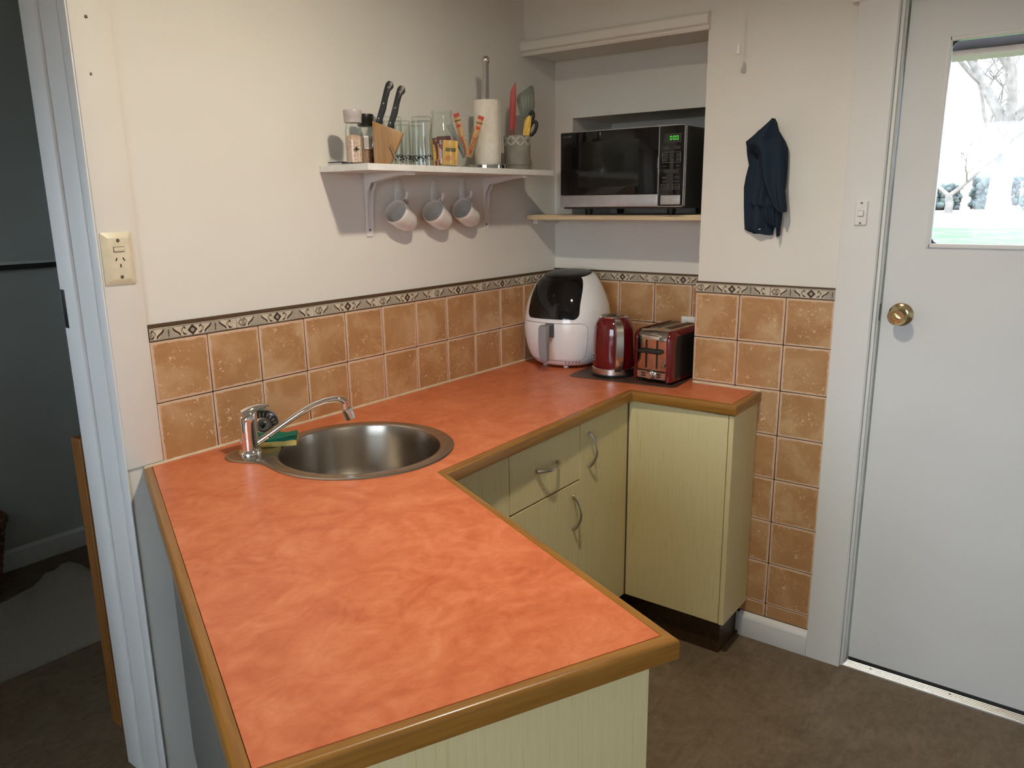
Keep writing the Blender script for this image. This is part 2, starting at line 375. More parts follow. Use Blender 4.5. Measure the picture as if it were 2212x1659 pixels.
# ---- right door
tr = struct(B().prism([(1.524, -1.172), (XC, -1.172), (XC, -1.28), (1.526, -1.28), (1.522, -1.276), (1.522, -1.175)], 0, 2.04, 'z').obj('trim_7', M_white), 'wide flat white architrave left of the white door, carrying the light switch', 'architrave')
struct(B().box(1.520, XC, -2.25, -1.152, 2.04, 2.15, .003).obj('trim_8', M_white), 'white door head board, just touching the top edge of the picture', 'architrave')
struct(B().box(1.522, XC, -2.23, -2.124, 0, 2.04, .002).obj('trim_9', M_white), 'white architrave right of the door, out of the picture', 'architrave')
jm = struct(B().box(1.535, 1.66, -1.2895, -1.2805, 0, 2.05, .001).box(1.549, 1.566, -1.2935, -1.2895, .02, 2.04, .001).box(1.535, 1.66, -2.123, -2.112, 0, 2.05).obj('trim_10', M_white), 'thin white door frame with a shadow gap along the white door', 'door frame')
bx('strike_plate', M_black, jm, 1.552, 1.568, -1.2942, -1.2934, 1.15, 1.20)
dr = B()
PY0, PY1, PZ0, PZ1 = -1.995, -1.402, 1.373, 1.922
def poly_hole(poly, hole, z0, z1):
    t = bmesh.new(); es = []
    for loop in (poly, hole):
        v = [t.verts.new((x, y, z1)) for x, y in loop]; es += [t.edges.new((v[i], v[(i+1) % len(v)])) for i in range(len(v))]
    r = bmesh.ops.triangle_fill(t, edges=es, use_beauty=True)
    faces = [f for f in r['geom'] if isinstance(f, bmesh.types.BMFace)]
    ex = bmesh.ops.extrude_face_region(t, geom=faces)
    for v in ex['geom']:
        if isinstance(v, bmesh.types.BMVert): v.co.z = z0
    bmesh.ops.recalc_face_normals(t, faces=t.faces); return t
dr._merge(poly_hole([(-2.108, .022), (-1.297, .022), (-1.297, 2.035), (-2.108, 2.035)], [(PY0, PZ0), (PY1, PZ0), (PY1, PZ1), (PY0, PZ1)], 1.570, 1.612),
          Matrix(((0, 0, 1, 0), (1, 0, 0, 0), (0, 1, 0, 0), (0, 0, 0, 1))))
door = struct(dr.obj('door_1', M_door, None, 0), 'white exterior door with a glazed upper light and brass knob', 'door')
b = B()
for (y0, y1, z0, z1) in ((PY1-.006, PY1+.006, PZ0-.006, PZ1+.006), (PY0-.006, PY0+.006, PZ0-.006, PZ1+.006), (PY0, PY1, PZ0-.006, PZ0+.006), (PY0, PY1, PZ1-.006, PZ1+.006)):
    b.box(1.564, 1.585, y0, y1, z0, z1, .002)
b.obj('glazing_bead', M_white, door)
bx('window_pane', M_pane, door, 1.589, 1.594, PY0, PY1, PZ0, PZ1)
b = B()
for (yc, sy) in ((PY1-.006, -1), (PY0+.006, 1)):
    for (zc, sz) in ((PZ0+.006, 1), (PZ1-.006, -1)):
        b.prism([(yc, zc), (yc+sy*.014, zc), (yc+sy*.005, zc+sz*.005), (yc, zc+sz*.014)], 1.582, 1.588, 'x')
b.obj('corner_seal', M_charc, door)
bx('gap_shade_strip', M_black, door, 1.572, 1.61, -2.105, -1.297, .004, .022)  # black strip put into the gap under the door for its shade
KY, KZ = -1.350, 1.171
RX = Matrix.Translation((1.570, KY, KZ)) @ Matrix.Rotation(-PI/2, 4, 'Y')   # local +Z -> world -X
k = B().lathe([(0, 0), (.034, 0), (.034, .003), (.028, .007), (.014, .010), (0, .010)], n=36, M=RX).obj('rose', M_brass, door); k['label'] = 'round brass rose plate'
kb = B().lathe([(.013, .010), (.012, .028), (.020, .034), (.0265, .046), (.0265, .054), (.020, .062), (.0165, .062), (.0155, .058), (.0, .058)], n=36, M=RX).obj('knob', M_brass, door); kb['label'] = 'turned brass door knob'
B().box(-.011, .011, -.003, .003, .058, .066, .001, M=RX @ Matrix.Rotation(.9, 4, 'Z')).obj('thumb_turn', M_brass, kb)
# threshold
th = thing('door_threshold', 'ribbed aluminium threshold strip on the floor under the white door', 'threshold', (1.556, -1.7, 0))
bx('plate', M_alu, th, -.022, .026, -.412, .415, 0, .004)
for i in range(5): B().box(-.020+i*.0085, -.0155+i*.0085, -.412, .415, .003, .0075, .0012, 1).obj('rib', M_alu, th)
for y in (.33, .10, -.13, -.36): B().lathe([(0, 0), (.0035, 0), (.0035, .0015), (0, .0015)], (.0015, y, .0068), 12).obj('screw', M_screw, th)
# baseboard and niche bead
struct(B().prism([(1.520, 0), (XC, 0), (XC, .088), (1.536, .088), (1.524, .080), (1.520, .070)], -1.1715, -.935, 'y', .001).obj('baseboard_right', M_white), 'short white skirting board below the terracotta tiles beside the door', 'baseboard')
b = B()
b.prism([(1.552, 2.028), (1.536, 2.028), (1.532, 2.034), (1.534, 2.040), (1.524, 2.046), (1.520, 2.058), (1.522, 2.072), (1.532, 2.082), (1.552, 2.084)], -.726, -.0005, 'y')
struct(b.obj('trim_11', M_wall), 'rounded cream bead moulding along the bottom of the bulkhead above the microwave niche', 'moulding')

# ================================================================== TILES
P = 0.152; TS = .1497; TT = .008
def tile_mesh(wd, ht):
    return B().box(-wd/2, wd/2, -TT, 0, -ht/2, ht/2, .0014, 1).mesh('tile', M_tile, 40)
TM = {}
def tile(parent, cx, cz, wd, ht, plane):
    k = (round(wd, 4), round(ht, 4))
    if k not in TM: TM[k] = tile_mesh(*k)
    o = bpy.data.objects.new('tile', TM[k]); C.objects.link(o); o.parent = parent
    j = lambda a: random.uniform(-a, a)
    if plane[0] == 'y': o.location = (cx, plane[1]+j(.0004), cz)
    else: o.location = (plane[1]+j(.0004), cx, cz); o.rotation_euler = (0, 0, -PI/2)
    return o
bx('grout', M_grout, wallA, .003, XN-.001, -.0062, 0, .875, 1.193)
for i in range(12):
    x0 = i*P if i else -.0005; x1 = min(i*P+P, XN-.010)
    for z0, z1 in ((1.040, 1.192), (.888, 1.040)):
        tile(wallA, (x0+x1)/2, (z0+z1)/2, x1-x0-.0023, z1-z0-.0023, ('y', -.0005))
# niche
bx('grout', M_grout, wallR, XN-.0062, XN, -.7195, 0, .875, 1.203)
for i in range(5):
    y0 = -.009-i*P if i else -.0095; y0 = -.004-i*P if i else -.0095; y1 = max(-.004-(i+1)*P, -.7185)
    for z0, z1 in ((1.0505, 1.2025), (.888, 1.0505)):
        tile(wallR, (y0+y1)/2, (z0+z1)/2, abs(y1-y0)-.0023, z1-z0-.0023, ('x', XN-.0005))
# pier tiles
bx('grout', M_grout, wallR, XC-.0062, XC, -1.1715, -.7165, .078, 1.204)
rows = [(.899+P*k, .899+P*(k+1)) for k in range(1, -6, -1)]+[(.090, .139)]
for c_, (ya, yb) in enumerate(((-.7165, -.870), (-.870, -1.022), (-1.022, -1.1715))):
    for ri, (z0, z1) in enumerate(rows):
        if c_ == 0 and z1 < .88: continue
        tile(wallR, (ya+yb)/2, (z0+z1)/2, abs(yb-ya)-.0023, z1-z0-.0023, ('x', XC-.0005))
# ---- patterned border
BH = .0305; BL = .254
def border_meshes():
    base = B().box(0, BL-.0012, -TT, 0, -BH/2, BH/2, .0012, 1).mesh('border_tile', M_bord, 40)
    p = B(); yA, yB = -TT-.0006, -TT+.0003
    def poly(pts, mi): p.mi = mi; p.prism(pts, yA, yB, 'y')
    def ring(cx, ro, ri_, mi):
        for q in range(4):
            a0, a1 = q*PI/2, (q+1)*PI/2
            poly([(cx+ro*math.cos(a0), ro*math.sin(a0)), (cx+ro*math.cos(a1), ro*math.sin(a1)), (cx+ri_*math.cos(a1), ri_*math.sin(a1)), (cx+ri_*math.cos(a0), ri_*math.sin(a0))], mi)
    def crescent(cx, cz, r, a0, a1, wd, mi, sx):
        n = 7; out = []; inn = []
        for i in range(n):
            f = i/(n-1); a = a0+(a1-a0)*f; k = wd*math.sin(PI*(.12+.88*f))
            out.append((cx+sx*r*math.cos(a), cz+r*math.sin(a))); inn.append((cx+sx*(r-k)*math.cos(a), cz+(r-k)*math.sin(a)))
        poly(out+inn[::-1], mi)
    H = .0112
    for c0 in (0.0, BL/2):                                        # two half motifs
        mid = c0+BL/4
        poly([(mid-.026, -H), (mid+.026, -H), (mid+.010, H), (mid-.010, H)], 2)       # taupe field
        for zz_, ww_ in ((-.006, .006), (.001, .008), (.0065, .0045)): poly([(mid-ww_, zz_+.0022), (mid, zz_-.001), (mid+ww_, zz_+.0022), (mid, zz_+.0006)], 3)
        poly([(mid-.0008, -.010), (mid+.0008, -.010), (mid+.0008, .009), (mid-.0008, .009)], 3)
        for sx in (-1, 1):
            # dark slash, S-shaped
            pts = []; q = []
            for i in range(7):
                f = i/6; z = -H+2*H*f; xx = mid+sx*(.030-.0175*f+.0025*math.sin(2*PI*f)); wd = .0007+.0029*math.sin(PI*f)
                pts.append((xx+wd, z)); q.append((xx-wd, z))
            poly(pts+q[::-1], 0)
            ex = mid+sx*.0415
            crescent(ex, .001, .0092, -.5, 2.1, .0048, 1, -sx); crescent(ex+sx*.002, -.0042, .0064, -2.4, .6, .0042, 0, -sx)
            crescent(ex-sx*.002, .0055, .0056, -.3, 1.9, .0036, 0, sx)
    ring(BL/2, .0135, .0058, 0); poly([(BL/2-.003, 0), (BL/2, -.003), (BL/2+.003, 0), (BL/2, .003)], 1)
    for cx in (.0125,):
        ring(cx, .0118, .0045, 1)
    for z in (-.0132, .0132): poly([(.001, z-.00045), (BL-.003, z-.00045), (BL-.003, z+.00045), (.001, z+.00045)], 0)
    pm = p.mesh('relief_pattern', [M_bdark, M_bgrey, plain('border_field', (.40, .35, .27, 1), .4), M_bord], 0)
    q = B(); q.prism([(0, -BH/2), (.0016, -BH/2), (-.006+.0016, 0), (.0016, BH/2), (0, BH/2), (-.006, 0)], yA, yB, 'y')
    return base, pm
BM, BPm = border_meshes()
def cut_mesh(src, x0, x1, name):
    bm = bmesh.new(); bm.from_mesh(src)
    for co, no in (((x0, 0, 0), (-1, 0, 0)), ((x1, 0, 0), (1, 0, 0))):
        bmesh.ops.bisect_plane(bm, geom=bm.verts[:]+bm.edges[:]+bm.faces[:], plane_co=co, plane_no=no, clear_outer=True)
    me = bpy.data.meshes.new(name); bm.to_mesh(me); bm.free()
    for mt in src.materials: me.materials.append(mt)
    return me
def border(parent, start, end, first, z, plane):
    """run of 254 mm border tiles from start to end (distance along the wall); 'first' = where a joint falls"""
    s = first
    while s < end-.002:
        a, c = max(s, start), min(s+BL, end)
        full = a <= s+1e-6 and c >= s+BL-1e-6
        bmesh_, pm = (BM, BPm) if full else (cut_mesh(BM, a-s, c-s, 'border_tile'), cut_mesh(BPm, a-s, c-s-.0008, 'relief_pattern'))
        o = bpy.data.objects.new('border_tile', bmesh_); C.objects.link(o); o.parent = parent
        if plane[0] == 'y': o.location = (s, plane[1], z)
        else: o.location = (plane[1], -s, z); o.rotation_euler = (0, 0, -PI/2)
        q = bpy.data.objects.new('relief_pattern', pm); C.objects.link(q); q.parent = o
        s += BL
border(wallA, .001, XN-.010, -.014, 1.2085, ('y', -.0005)); bx('cap_strip', M_bstrip, wallA, .0005, XN-.001, -.0075, 0, 1.2245, 1.2335)
border(wallR, .010, .7185, -.06, 1.2185, ('x', XN-.0005)); bx('cap_strip', M_bstrip, wallR, XN-.0075, XN, -.7195, -.001, 1.2345, 1.2405)
border(wallR, .7165, 1.1715, .716, 1.2195, ('x', XC-.0005)); bx('cap_strip', M_bstrip, wallR, XC-.0072, XC, -1.1715, -.7165, 1.2355, 1.2405)
bx('base_strip', M_bstrip, wallR, XC-.0074, XC, -1.1715, -.935, .080, .0895)

# ================================================================== WORKTOP
WT, WB = .890, .855
OUT = [(-.053, -.009), (-.547, -1.121), (.010, -1.386), (.350, -.632), (1.303, -.611), (1.315, -.963), (1.537, -.963), (1.537, -.717), (1.743, -.717), (1.743, -.009)]
SKX, SKY_ = .36, -.325
def offset_poly(poly, ds):
    """inset each edge i (poly[i]->poly[i+1]) by ds[i]; polygon counter-clockwise"""
    n = len(poly); L = []
    for i in range(n):
        a, c = Vector(poly[i]), Vector(poly[(i+1) % n]); d = (c-a).normalized(); nrm = Vector((-d.y, d.x)); L.append((a+nrm*ds[i], d))
    res = []
    for i in range(n):
        (p0, d0), (p1, d1) = L[i-1], L[i]; cr = d0.x*d1.y-d0.y*d1.x
        t = ((p1.x-p0.x)*d1.y-(p1.y-p0.y)*d1.x)/cr; res.append(tuple(p0+d0*t))
    return res
EW = .020
INN = offset_poly(OUT, [EW, EW, EW, EW, EW, EW, 0, 0, 0, 0])
wt = thing('worktop', 'coral orange laminate worktop with oak edging, shaped around the corner and peninsula', 'worktop', (0, 0, 0))
hole = [(SKX+.226*math.cos(2*PI*i/64), SKY_+.226*math.sin(2*PI*i/64)) for i in range(64)]
b = B(); b._merge(poly_hole(INN, hole, WB, WT)); b.obj('laminate_top', M_top, wt, 0)
def strip_edge(i, r=.007):
    a, c = Vector(OUT[i]), Vector(OUT[i+1]); ai, ci = Vector(INN[i]), Vector(INN[i+1])
    L = (c-a).length; d = (c-a)/L; ang = math.atan2(d.y, d.x)
    # profile in (depth from outside, z): rounded top and bottom outer edges
    prof = []
    for k in range(6):
        t = PI/2*k/5; prof.append((r-r*math.cos(t), WT-.0006-r+r*math.sin(t)))
    prof += [(EW-.0012, WT-.0006), (EW, WT-.003), (EW, WB+.001)]
    for k in range(4):
        t = PI/2*k/3; prof.append((r*.6-r*.6*math.sin(t), WB+r*.6-r*.6*math.cos(t)))
    n2 = Vector((-d.y, d.x))
    rings = []
    for s0, si in ((a, ai), (c, ci)):
        row = []
        for dep, z in prof:
            f = dep/EW; p = s0.lerp(si, f); q = p-a; row.append((q.dot(d), q.dot(n2), z))
        rings.append(row)
    o = B().loft(rings).obj('oak_edge', M_edge, wt, 40); o.location = (a.x, a.y, 0); o.rotation_euler = (0, 0, ang); return o
for i in range(6): strip_edge(i)
# silicone bead along walls
b = B(); b.tube([(-.05, -.0085, .8905), (.4, -.0088, .8915), (.9, -.0086, .8912), (1.74, -.0088, .8912)], .0042, 6).obj('sealant_bead', M_caulk, wt)
b = B(); b.tube([(1.5375, -.720, .8912), (1.5365, -.85, .8912), (1.537, -.96, .8912)], .004, 6).obj('sealant_bead', M_caulk, wt)

# ================================================================== CABINETS
def bow_handle(parent, loc, vertical, flip=1):
    pts = []; L = .108
    for i in range(13):
        f = i/12; s = (f-.5)*L; out = -.004-.026*math.sin(PI*f)**.8
        pts.append((s, out, 0) if not vertical else (0, out, s))
    r = [.0042+.0018*abs(2*i/12-1)**2 for i in range(13)]
    o = B().tube(pts, r, 10, flat=1.0, up=(0, 0, 1) if not vertical else (1, 0, 0)).obj('handle', M_steel2, parent); o.location = loc; o['label'] = 'curved brushed steel bow handle'
    for s in (-1, 1):
        p = (s*L/2, -.0, 0) if not vertical else (0, 0, s*L/2)
        B().cyl((p[0], .0, p[2]), (p[0], -.007, p[2]), .0062, .0055, 12).obj('handle_foot', M_steel2, o)
    return o
YF = -.585; DT = .017
def carcass(parent, x0, x1, y0, y1, z0=.132, z1=.853, front='y'):
    b = B(); t = .016
    b.box(x0, x0+t, y0, y1, z0, z1).box(x1-t, x1, y0, y1, z0, z1).box(x0+t, x1-t, y0, y1, z0, z0+t).box(x0+t, x1-t, y1-t, y1, z0+t, z1)
    return b.obj('carcass', M_carc, parent)
def panel(name, parent, x0, x1, y0, y1, z0, z1): return bx(name, M_cab, parent, x0, x1, y0, y1, z0, z1, .0012, 1)
# drawer unit
u = thing('drawer_cabinet', 'limed wood base cabinet with a top drawer and a door below, steel bow handles', 'cabinet', (.837, -.3, 0))
carcass(u, -.181, .181, YF+.3+DT+.001, .285)
d = panel('drawer', u, -.1805, .1795, YF+.3, YF+.3+DT, .662, .851); bow_handle(d, (.0, YF+.3, .755), False)
d = panel('door', u, -.1805, .1795, YF+.3, YF+.3+DT, .134, .657); bow_handle(d, (.144, YF+.3, .562), True)
bx('kickboard', M_kick, u, -.181, .181, YF+.3+.055, YF+.3+.07, 0, .131)
# tall door unit in the corner
u = thing('corner_cabinet', 'limed wood corner cabinet with one full height door beside the drawer unit', 'cabinet', (1.17, -.3, 0))
carcass(u, -.150, .170, YF+.3+DT+.001, .285)
d = panel('door', u, -.1505, .152, YF+.3, YF+.3+DT, .134, .851); bow_handle(d, (-.098, YF+.3, .744), True)
bx('kickboard', M_kick, u, -.150, .192, YF+.3+.055, YF+.3+.07, 0, .131)
# sink unit left of the drawers
u = thing('sink_cabinet', 'limed wood sink cabinet with a plain narrow panel under the worktop inner corner', 'cabinet', (.5, -.3, 0))
b = B(); b.box(-.49, -.474, -.02, .28, .132, .853).box(.138, .154, YF+.3+DT+.001, .285, .132, .853).box(-.474, .138, .269, .285, .132, .853).box(-.474, .138, .0, .269, .132, .148); b.obj('carcass', M_carc, u)
panel('door', u, -.105, .1535, YF+.3, YF+.3+DT, .134, .851)
bx('kickboard', M_kick, u, -.07, .154, YF+.3+.055, YF+.3+.07, 0, .131)
# niche end unit
u = thing('end_cabinet', 'limed wood end cabinet with a blank full height front beside the tiled strip', 'cabinet', (1.43, -.77, 0))
b = B(); b.box(-.087, .105, .160, .178, .132, .853).box(-.087, .105, -.163, .160, .132, .148).box(.09, .105, -.163, .160, .148, .853); b.obj('carcass', M_carc, u)
panel('door', u, -.106, -.089, -.1665, .1815, .134, .851)
panel('end_panel', u, -.106, .104, -.1845, -.1685, .132, .852)
bx('kickboard', M_kick, u, -.062, -.046, -.1575, .24, 0, .131); bx('added_gap_post', M_carc, u, -.1055, -.0905, .1825, .2015, .134, .853)  # dark post added to block a bright light leak between the doors
o = bx('kickboard', M_kick, u, -.0455, .086, -.1575, -.142, 0, .131)
# peninsula: local frame along its length
pa = Vector((.350, -.632)); pb = Vector((.010, -1.386)); dv = (pb-pa).normalized(); ang = math.atan2(dv.y, dv.x)
u = thing('peninsula_cabinet', 'pale limed wood peninsula cabinet under the near end of the worktop', 'cabinet', (pb.x, pb.y, 0), ang)
# local +x = toward the camera end, local +y = kitchen side... width measured towards local -y (dining side)
b = B(); Lp = (pb-pa).length; Wd = .617
def lp(p): return Matrix.Rotation(-ang, 2) @ (Vector(p)-pb)
wl = lp((-.047, -.01)); c1 = lp(OUT[1])
panel('end_panel', u, -.046, -.030, c1.y+.026, -.030, .10, .854)
panel('kitchen_side_panel', u, -Lp+.06, -.047, -.046, -.030, .132, .854)
bpn = B(); bpn.box(wl.x+.02, -.047, c1.y+.026, c1.y+.040, .10, .854, .001, 1); bp = bpn.obj('back_panel', plain('grey_green_panel', (.15, .153, .138, 1), .5), u); bp['label'] = 'dark grey-green back panel'  # one even dark grey-green, darker than the cabinet's other panels
b = B(); b.box(wl.x+.04, -.06, c1.y+.041, -.047, .102, .118); b.obj('base_board', M_carc, u)
b = B(); b.box(-.085, -.070, c1.y+.07, -.07, 0, .10).box(wl.x+.05, -.086, c1.y+.065, c1.y+.08, 0, .101); b.obj('kickboard', M_kick, u)
bx('kickboard', M_kick, u, -Lp+.1, -.09, -.09, -.076, 0, .131)

# ================================================================== SINK
s = thing('kitchen_sink', 'round inset stainless steel sink with a tap ledge, set in the coral worktop', 'sink', (SKX, SKY_, WT))
ta = math.atan2(.187, -.198)              # direction of the tap ledge
def rim_outline(off, z, n=96):
    R0, dT, rT, kk = .2425+off, .277, .060+off, .075; pts = []
    tc = (dT*math.cos(ta), dT*math.sin(ta))
    def sd(x, y):
        d1 = math.hypot(x, y)-R0; d2 = math.hypot(x-tc[0], y-tc[1])-rT
        h = max(kk-abs(d1-d2), 0)/kk; return min(d1, d2)-h*h*kk*.25
    for i in range(n):
        # denser sampling round the ledge
        f = i/n; a = ta+2*PI*(f-.5)+(-.62)*math.sin(2*PI*(f-.5))*-1*-1
        lo, hi = .15, .40; r = .40
        while r > .15 and sd(r*math.cos(a), r*math.sin(a)) > 0: r -= .002
        lo, hi = r, r+.002
        for _ in range(14):
            mid_ = (lo+hi)/2
            if sd(mid_*math.cos(a), mid_*math.sin(a)) > 0: hi = mid_
            else: lo = mid_
        pts.append((lo*math.cos(a), lo*math.sin(a), z))
    return pts
def circ_rim(r, z, n=96):
    return [(r*math.cos(ta+2*PI*(i/n-.5)-.62*math.sin(2*PI*(i/n-.5))), r*math.sin(ta+2*PI*(i/n-.5)-.62*math.sin(2*PI*(i/n-.5))), z) for i in range(n)]
def circ(r, z, n=96): return [(r*math.cos(2*PI*i/n), r*math.sin(2*PI*i/n), z) for i in range(n)]
B().loft([rim_outline(0, .0), rim_outline(.0005, .0018), rim_outline(-.002, .0034), rim_outline(-.008, .0042), rim_outline(-.016, .0036), circ_rim(.222, .0034), circ_rim(.216, .0046), circ_rim(.210, .0040), circ_rim(.206, .0)], caps=False).obj('rim', M_steel, s, 50)
prof = [(.2065, .001), (.204, -.006), (.2025, -.03), (.200, -.11), (.196, -.135), (.184, -.152), (.16, -.160), (.05, -.166), (.045, -.170)]
B().loft([circ(r, z, 72) for r, z in prof], caps=False).obj('bowl', M_bowl, s, 60)
B().lathe([(.046, -.169), (.044, -.172), (.03, -.173), (.028, -.178), (0, -.178)], n=36).obj('drain', M_chrome, s)
# ---- tap
TX, TY = .164, -.131
t_ = thing('kitchen_tap', 'chrome single lever mixer tap with a long rising swivel spout', 'tap', (TX, TY, WT+.0036))
B().lathe([(0, 0), (.029, 0), (.029, .004), (.026, .009), (.0225, .012), (0, .012)], n=36).obj('base_flange', M_chrome, t_)
B().lathe([(0, .008), (.0225, .008), (.0222, .040), (.0215, .0405), (.0222, .041), (.0222, .084), (0, .084)], n=36).obj('body', M_chrome, t_)
# lever cap: domed, sloping to a flat lever toward +x side
rings = []
for i, (z, rx, ry, ox) in enumerate([(.084, .0232, .0232, 0), (.092, .0232, .0232, .0), (.101, .0225, .0222, .001), (.108, .0195, .019, .004), (.1125, .014, .0135, .008), (.1145, .006, .006, .011)]):
    rings.append([(ox+rx*math.cos(2*PI*k/32), ry*math.sin(2*PI*k/32), z) for k in range(32)])
lv = B().loft(rings)
lrings = []
for f in [0, .2, .4, .6, .8, 1]:
    x = -.019+.074*f; zc = .0985+.0195*math.sin(PI*.5*min(1, f*1.35))-.001*f; wd = .0215-.0085*f; th_ = .0150*(1-f)**.8+.0028
    lrings.append([(x, wd*math.cos(2*PI*k/16), zc+th_*math.sin(2*PI*k/16)) for k in range(16)])
lv.loft(lrings); lo = lv.obj('lever', M_chrome, t_); lo.rotation_euler = (0, 0, math.radians(-12))
saz = math.radians(-38); ux, uy = math.cos(saz), math.sin(saz)
sp = [(.018, .026), (.05, .046), (.09, .072), (.13, .0965), (.165, .114), (.195, .123), (.22, .1255), (.236, .122), (.243, .113)]
B().tube([(r*ux, r*uy, z) for r, z in sp], [.0105, .0105, .0102, .010, .010, .010, .0102, .0105, .0105], 14, flat=.82).obj('spout', M_chrome, t_)
sx_ = .243
B().tube([(sx_*ux, sx_*uy, .118), ((sx_+.001)*ux, (sx_+.001)*uy, .098)], [.0105, .0095], 18).obj('swivel_joint', M_chrome, t_)
B().tube([((sx_+.001)*ux, (sx_+.001)*uy, .099), ((sx_+.003)*ux, (sx_+.003)*uy, .096), ((sx_+.012)*ux, (sx_+.012)*uy, .070)], [.0105, .0135, .0135], 22).obj('aerator', M_chrome, t_)
# ---- sponge and strainer behind the tap
sg = thing('dish_sponge', 'yellow dish sponge with a green scourer top on the sink ledge behind the tap', 'sponge', (.255, -.118, WT+.0042), math.radians(-42))
def pad(z0, z1, mat, name, amp):
    rings = []
    for j in range(15):
        x = -.052+.104*j/14
        row = []
        for (y, zz) in [(-.033, z0), (-.0345, (z0+z1)/2), (-.033, z1), (-.011, z1+.001), (.011, z1+.001), (.033, z1), (.0345, (z0+z1)/2), (.033, z0)]:
            row.append((x, y+random.uniform(-.0008, .0008), zz+(0 if zz < .001 else amp*math.sin(j*1.1)*.5+amp*.5*math.cos(j*.7+y*60))))
        rings.append(row)
    B().loft(rings).obj(name, mat, sg, 50)
pad(0, .014, M_sponge, 'sponge_body', .0018); pad(.014, .021, M_scour, 'scourer', .0022)
st = thing('sink_strainer', 'steel rimmed sink strainer with pale bars for light through its slots, leaning on the tiles behind the tap', 'strainer', (.262, -.052, .934))
st.rotation_euler = (math.radians(52), 0, math.radians(-28))
B().lathe([(.043, .004), (.0405, .0065), (.034, .004), (.024, -.010), (.0, -.012), (.0, -.0135), (.025, -.0115), (.035, .002), (.0405, .004)], n=40, caps=False).obj('dish', plain('dark_steel', (.09, .085, .08, 1), .2, .9), st)
B().lathe([(.0445, .0035), (.043, .007), (.039, .0062), (.0395, .0045)], n=40, caps=False).obj('steel_rim', M_chrome, st)
for k in range(18):
    a = 2*PI*k/18; B().tube([(r_*math.cos(a), r_*math.sin(a), z_) for r_, z_ in ((.0250, -.0070), (.0322, .0026))], .0012, 6).obj('slot', M_alu, st)  # pale bars stand in for light coming through the slots

B().lathe([(0, -.012), (.016, -.012), (.018, -.009), (.017, -.0075), (.008, -.0065), (.004, -.002), (.0, -.002)], n=28).obj('rubber_plug', M_rubber, st)
B().cyl((0, 0, -.003), (.004, 0, .012), .0028, .0034, 10).obj('pull_post', M_chrome, st)
# legs keep it propped: it rests on the worktop by its lower rim

# ================================================================== MAT, FRYER, KETTLE, TOASTER
def rrect(x0, x1, y0, y1, r, n=6):
    pts = []
    for cx, cy, a0 in ((x1-r, y1-r, 0), (x0+r, y1-r, PI/2), (x0+r, y0+r, PI), (x1-r, y0+r, 3*PI/2)):
        for i in range(n+1): a = a0+PI/2*i/n; pts.append((cx+r*math.cos(a), cy+r*math.sin(a)))
    return pts
mt = thing('heat_mat', 'thin brown heat mat under the kettle and toaster', 'mat', (1.555, -.49, WT), math.radians(6))
B().prism(rrect(-.165, .150, -.205, .20, .03), 0, .002, 'z').obj('mat_sheet', M_mat, mt)
MZ = WT+.0022
# ---- air fryer
fr = thing('air_fryer', 'white egg-shaped air fryer with a black glossy lid window and grey drawer handle', 'air fryer', (1.578, -.176, WT), math.radians(-81))
FP = [(.010, .108), (.018, .124), (.040, .140), (.075, .1535), (.115, .162), (.155, .1655), (.195, .163), (.235, .155), (.270, .143), (.300, .129), (.325, .114), (.338, .103), (.346, .092), (.350, .080)]
def fr_r(z):
    for (z0, r0), (z1, r1) in zip(FP[:-1], FP[1:]):
        if z <= z1: f = max(0, (z-z0)/(z1-z0)); return r0+(r1-r0)*f
    return FP[-1][1]
def sup(a, e=2.35): c, s_ = math.cos(a), math.sin(a); return (abs(c)**e+abs(s_)**e)**(-1/e)
def fr_p(a, z, off=0.0):
    # a measured from the front (-Y), positive to +X
    r = fr_r(z)*sup(a)*.985+off; y = -r*math.cos(a); w_ = max(0, min(1, (z-.24)/.116)); return (r*math.sin(a), y, z+.11*y*w_*w_*(3-2*w_))
B().loft([[fr_p(2*PI*k/64, z) for k in range(64)] for z, _ in FP]).obj('body', M_wplast, fr, 60)
def patch(name, mat, zs, afun, off, parent, nu=25, thick=.003):
    front = [[fr_p(-afun(z)[0]+(afun(z)[0]+afun(z)[1])*i/(nu-1), z, off) for i in range(nu)] for z in zs]
    back = [[fr_p(-afun(z)[0]+(afun(z)[0]+afun(z)[1])*i/(nu-1), z, off-thick) for i in range(nu)] for z in zs]
    rings = [f_ + b_[::-1] for f_, b_ in zip(front, back)]
    return B().loft(rings).obj(name, mat, parent, 50)
def corner(z, z0, z1, r, amax):
    # half angle narrowed near the lower/upper corners (rounded)
    f = 1
    if z-z0 < r: f = math.sqrt(max(0, 1-((r-(z-z0))/r)**2))
    if r > 0 and z1-z < r: f = min(f, math.sqrt(max(0, 1-((r-(z1-z))/r)**2)))
    return amax-(.16)*(1-f)
def win_a(z):
    base = .68+.34*max(0, (z-.22)/.136)**1.6; a = base
    if z < .222: a = base-.20*(1-math.sqrt(max(0, 1-((.222-z)/.03)**2)))
    return (a, a)
zs = [.194, .197, .202, .208, .215, .222, .235, .25, .265, .28, .295, .31, .322, .331, .338, .343, .347, .350]
patch('lid_window', M_blackgl, zs, win_a, .0016, fr, 31)
B().loft([[((r_)*sup(2*PI*k/48)*math.sin(2*PI*k/48), -(r_)*sup(2*PI*k/48)*math.cos(2*PI*k/48), z-.11*r_*sup(2*PI*k/48)*math.cos(2*PI*k/48)) for k in range(48)] for r_, z in ((.088, .3455), (.0885, .3490), (.085, .3515), (.03, .3525), (.001, .3527))]).obj('lid_top', plain('black_satin', (.008, .008, .009, 1), .3, spec=.3), fr, 50)
def drw(z):
    a = corner(z, .035, .178, .022, .86); return (a, a)
